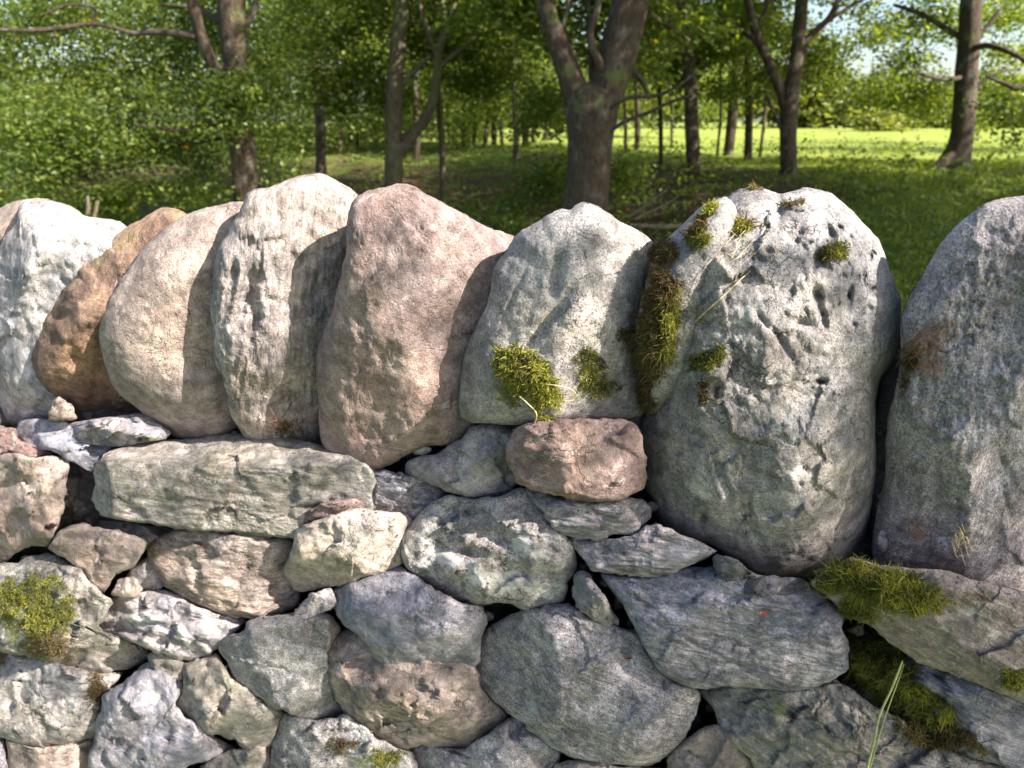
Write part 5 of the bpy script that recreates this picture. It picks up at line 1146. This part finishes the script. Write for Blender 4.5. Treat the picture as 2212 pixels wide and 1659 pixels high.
def small_leaf(label, key, x, y, r, mat):
    a = np.linspace(0, 2 * math.pi, 11)[:-1]; k = 1 + .25 * np.cos(2 * a) + .1 * np.cos(5 * a)
    P = STONES[key].surf(x + np.cos(a) * r * k, y + np.sin(a) * r * .7 * k, .003 + .003 * np.abs(np.sin(a)))
    c = STONES[key].surf(np.array([x]), np.array([y]), .0025)[0]
    n = len(a); V = np.vstack([P, c[None], P + NW * .0006, c[None] + NW * .0006]); i = np.arange(n); i1 = (i + 1) % n
    F = np.concatenate([np.stack([i, i1, np.full(n, n)], 1), np.stack([n + 1 + i1, n + 1 + i, np.full(n, 2 * n + 1)], 1)]); Fs = np.stack([i, i1, n + 1 + i1, n + 1 + i], 1)
    b = V.mean(0); me = make_mesh('fallen_leaf', V - b, [F, Fs], mat); link('fallen_leaf', me, None, b, label=label, category='leaf')
small_leaf('small curled orange red leaf lying on the big blue slate slab', 'S17', 1651, 1323, 10, REDLEAF)
small_leaf('tiny dark red leaf scrap on the rough grey stone left of the blue slate', 'S21', 1358, 1420, 6, REDLEAF)
# crumbs of soil, bark and lichen lying on the stones' upper edges
def debris():
    rng = np.random.default_rng(9); VV = []
    for k, S in STONES.items():
        if k[0] != 'S': continue
        x0, x1 = S.B[:, 0].min(), S.B[:, 0].max(); m = int((x1 - x0) / 5)
        px = rng.uniform(x0 + 8, x1 - 8, m); top = np.array([S.B[np.abs(S.B[:, 0] - x) < 8][:, 1].min() if (np.abs(S.B[:, 0] - x) < 8).any() else S.c[1] for x in px])
        py = top + 4 + rng.exponential(14, m); VV.append(S.surf(px, py, .0008))
    P = np.concatenate(VV); n = len(P); s = rng.uniform(.0006, .0024, n)[:, None, None]
    T = rng.normal(size=(n, 4, 3)); T /= np.linalg.norm(T, axis=2)[..., None]
    V = (P[:, None] + T * s * np.array([1, 1, .6])).reshape(-1, 3); q = np.arange(n)[:, None] * 4
    F = np.concatenate([q + np.array(t) for t in ((0, 1, 2), (0, 2, 3), (0, 3, 1), (1, 3, 2))])
    me = make_mesh('soil_crumbs', V, [F], flatmat('soil', (.075, .05, .035)), smooth=False); link('soil_crumbs', me, wall_root, kind='stuff')
debris()
# unseen leaves added toward the sun, laid out to dapple wall and bank with shade
def shade_leaves():
    rng = np.random.default_rng(40)
    n = 8500
    px = rng.uniform(-700, 2900, n); py = rng.uniform(330, 2100, n)
    s = 1 / (1 + np.exp(-((px - 1120) * .55 + (py - 1180) * 1.0) / 70))
    s = np.maximum(s, 1 / (1 + np.exp(-(py - 1690) / 40)))
    for (x, y, rx, ry, v) in LIGHT:
        g1, g2 = (75, 40) if v < .5 else (0, 0)
        k = np.exp(-(((px - x - g1 / 2) / (rx * 1.1 + g1)) ** 2 + ((py - y) / (ry * 1.1 + g2)) ** 2) ** 3)
        s = s * (1 - k) + v * k
    keep = rng.uniform(size=n) < s * .8
    P = wall(px[keep], py[keep], np.full(keep.sum(), .05)) + SUN * rng.uniform(3.2, 4.6, keep.sum())[:, None]
    # larger unseen leaf clumps, added sunward to shade the bank and wood
    Q = []
    for (gx, gy, r, k) in BANK:
        c = np.array([gx, gy, .4]) + SUN * rng.uniform(8, 11)
        q = rng.normal(size=(k, 3)) * r * np.array([.5, .5, .35]); Q.append(c + q)
    Q = np.concatenate(Q)
    c0 = P.mean(0)
    me = leaves_mesh('added_shade_leaves', P - c0, .038, LEAF, rng, per=1, spread=.01); link('added_shade_leaves', me, None, c0, kind='stuff')
    c1 = Q.mean(0)
    me = leaves_mesh('added_shade_leaves', Q - c1, .13, LEAF, rng, per=9, spread=.3); link('added_shade_leaves', me, None, c1, kind='stuff')
LIGHT = [  # (px, py, rx, ry, leafiness): clear and leafy spots, by where their light falls on the wall
    (370,1050,130,80,.9),(730,1010,90,60,.9),(480,1290,60,50,.8),(700,1330,110,60,.9),(230,1480,90,60,.8),(1230,1000,130,80,0),(1690,640,240,190,.06),(2150,1060,110,220,0),(880,1560,150,60,0),(620,1075,40,30,0),(780,1160,120,60,0),(450,1240,120,70,0),
    (1000,1180,110,70,.15),(330,1370,130,60,0),(2100,520,150,120,.5),(1800,470,90,50,.5),(860,600,120,120,.22),(100,1620,80,30,0),(330,1500,60,40,.2),
    (1680,950,150,120,.35),(640,1440,80,80,.4),(860,1380,100,60,.7),(1250,520,80,60,.35),(100,1050,90,60,.5),(150,520,120,30,.6),(60,1290,60,60,.2),(1300,820,60,60,.4)]
BANK = [(2.5,8,1.6,1000),(5,8.5,1.6,800),(0,9,1.6,500),(3.6,11,1.3,900),(1,12,1.6,500),(7,9,1.0,260),(3,6,1.5,500),(-1,13,2.2,500),(7.5,11.5,1.6,500),(-4,11,2.5,500),(1,17,2.5,500),(-7,15,3,500),(9,20,2.2,500),(12,28,3,400)]
shade_leaves()
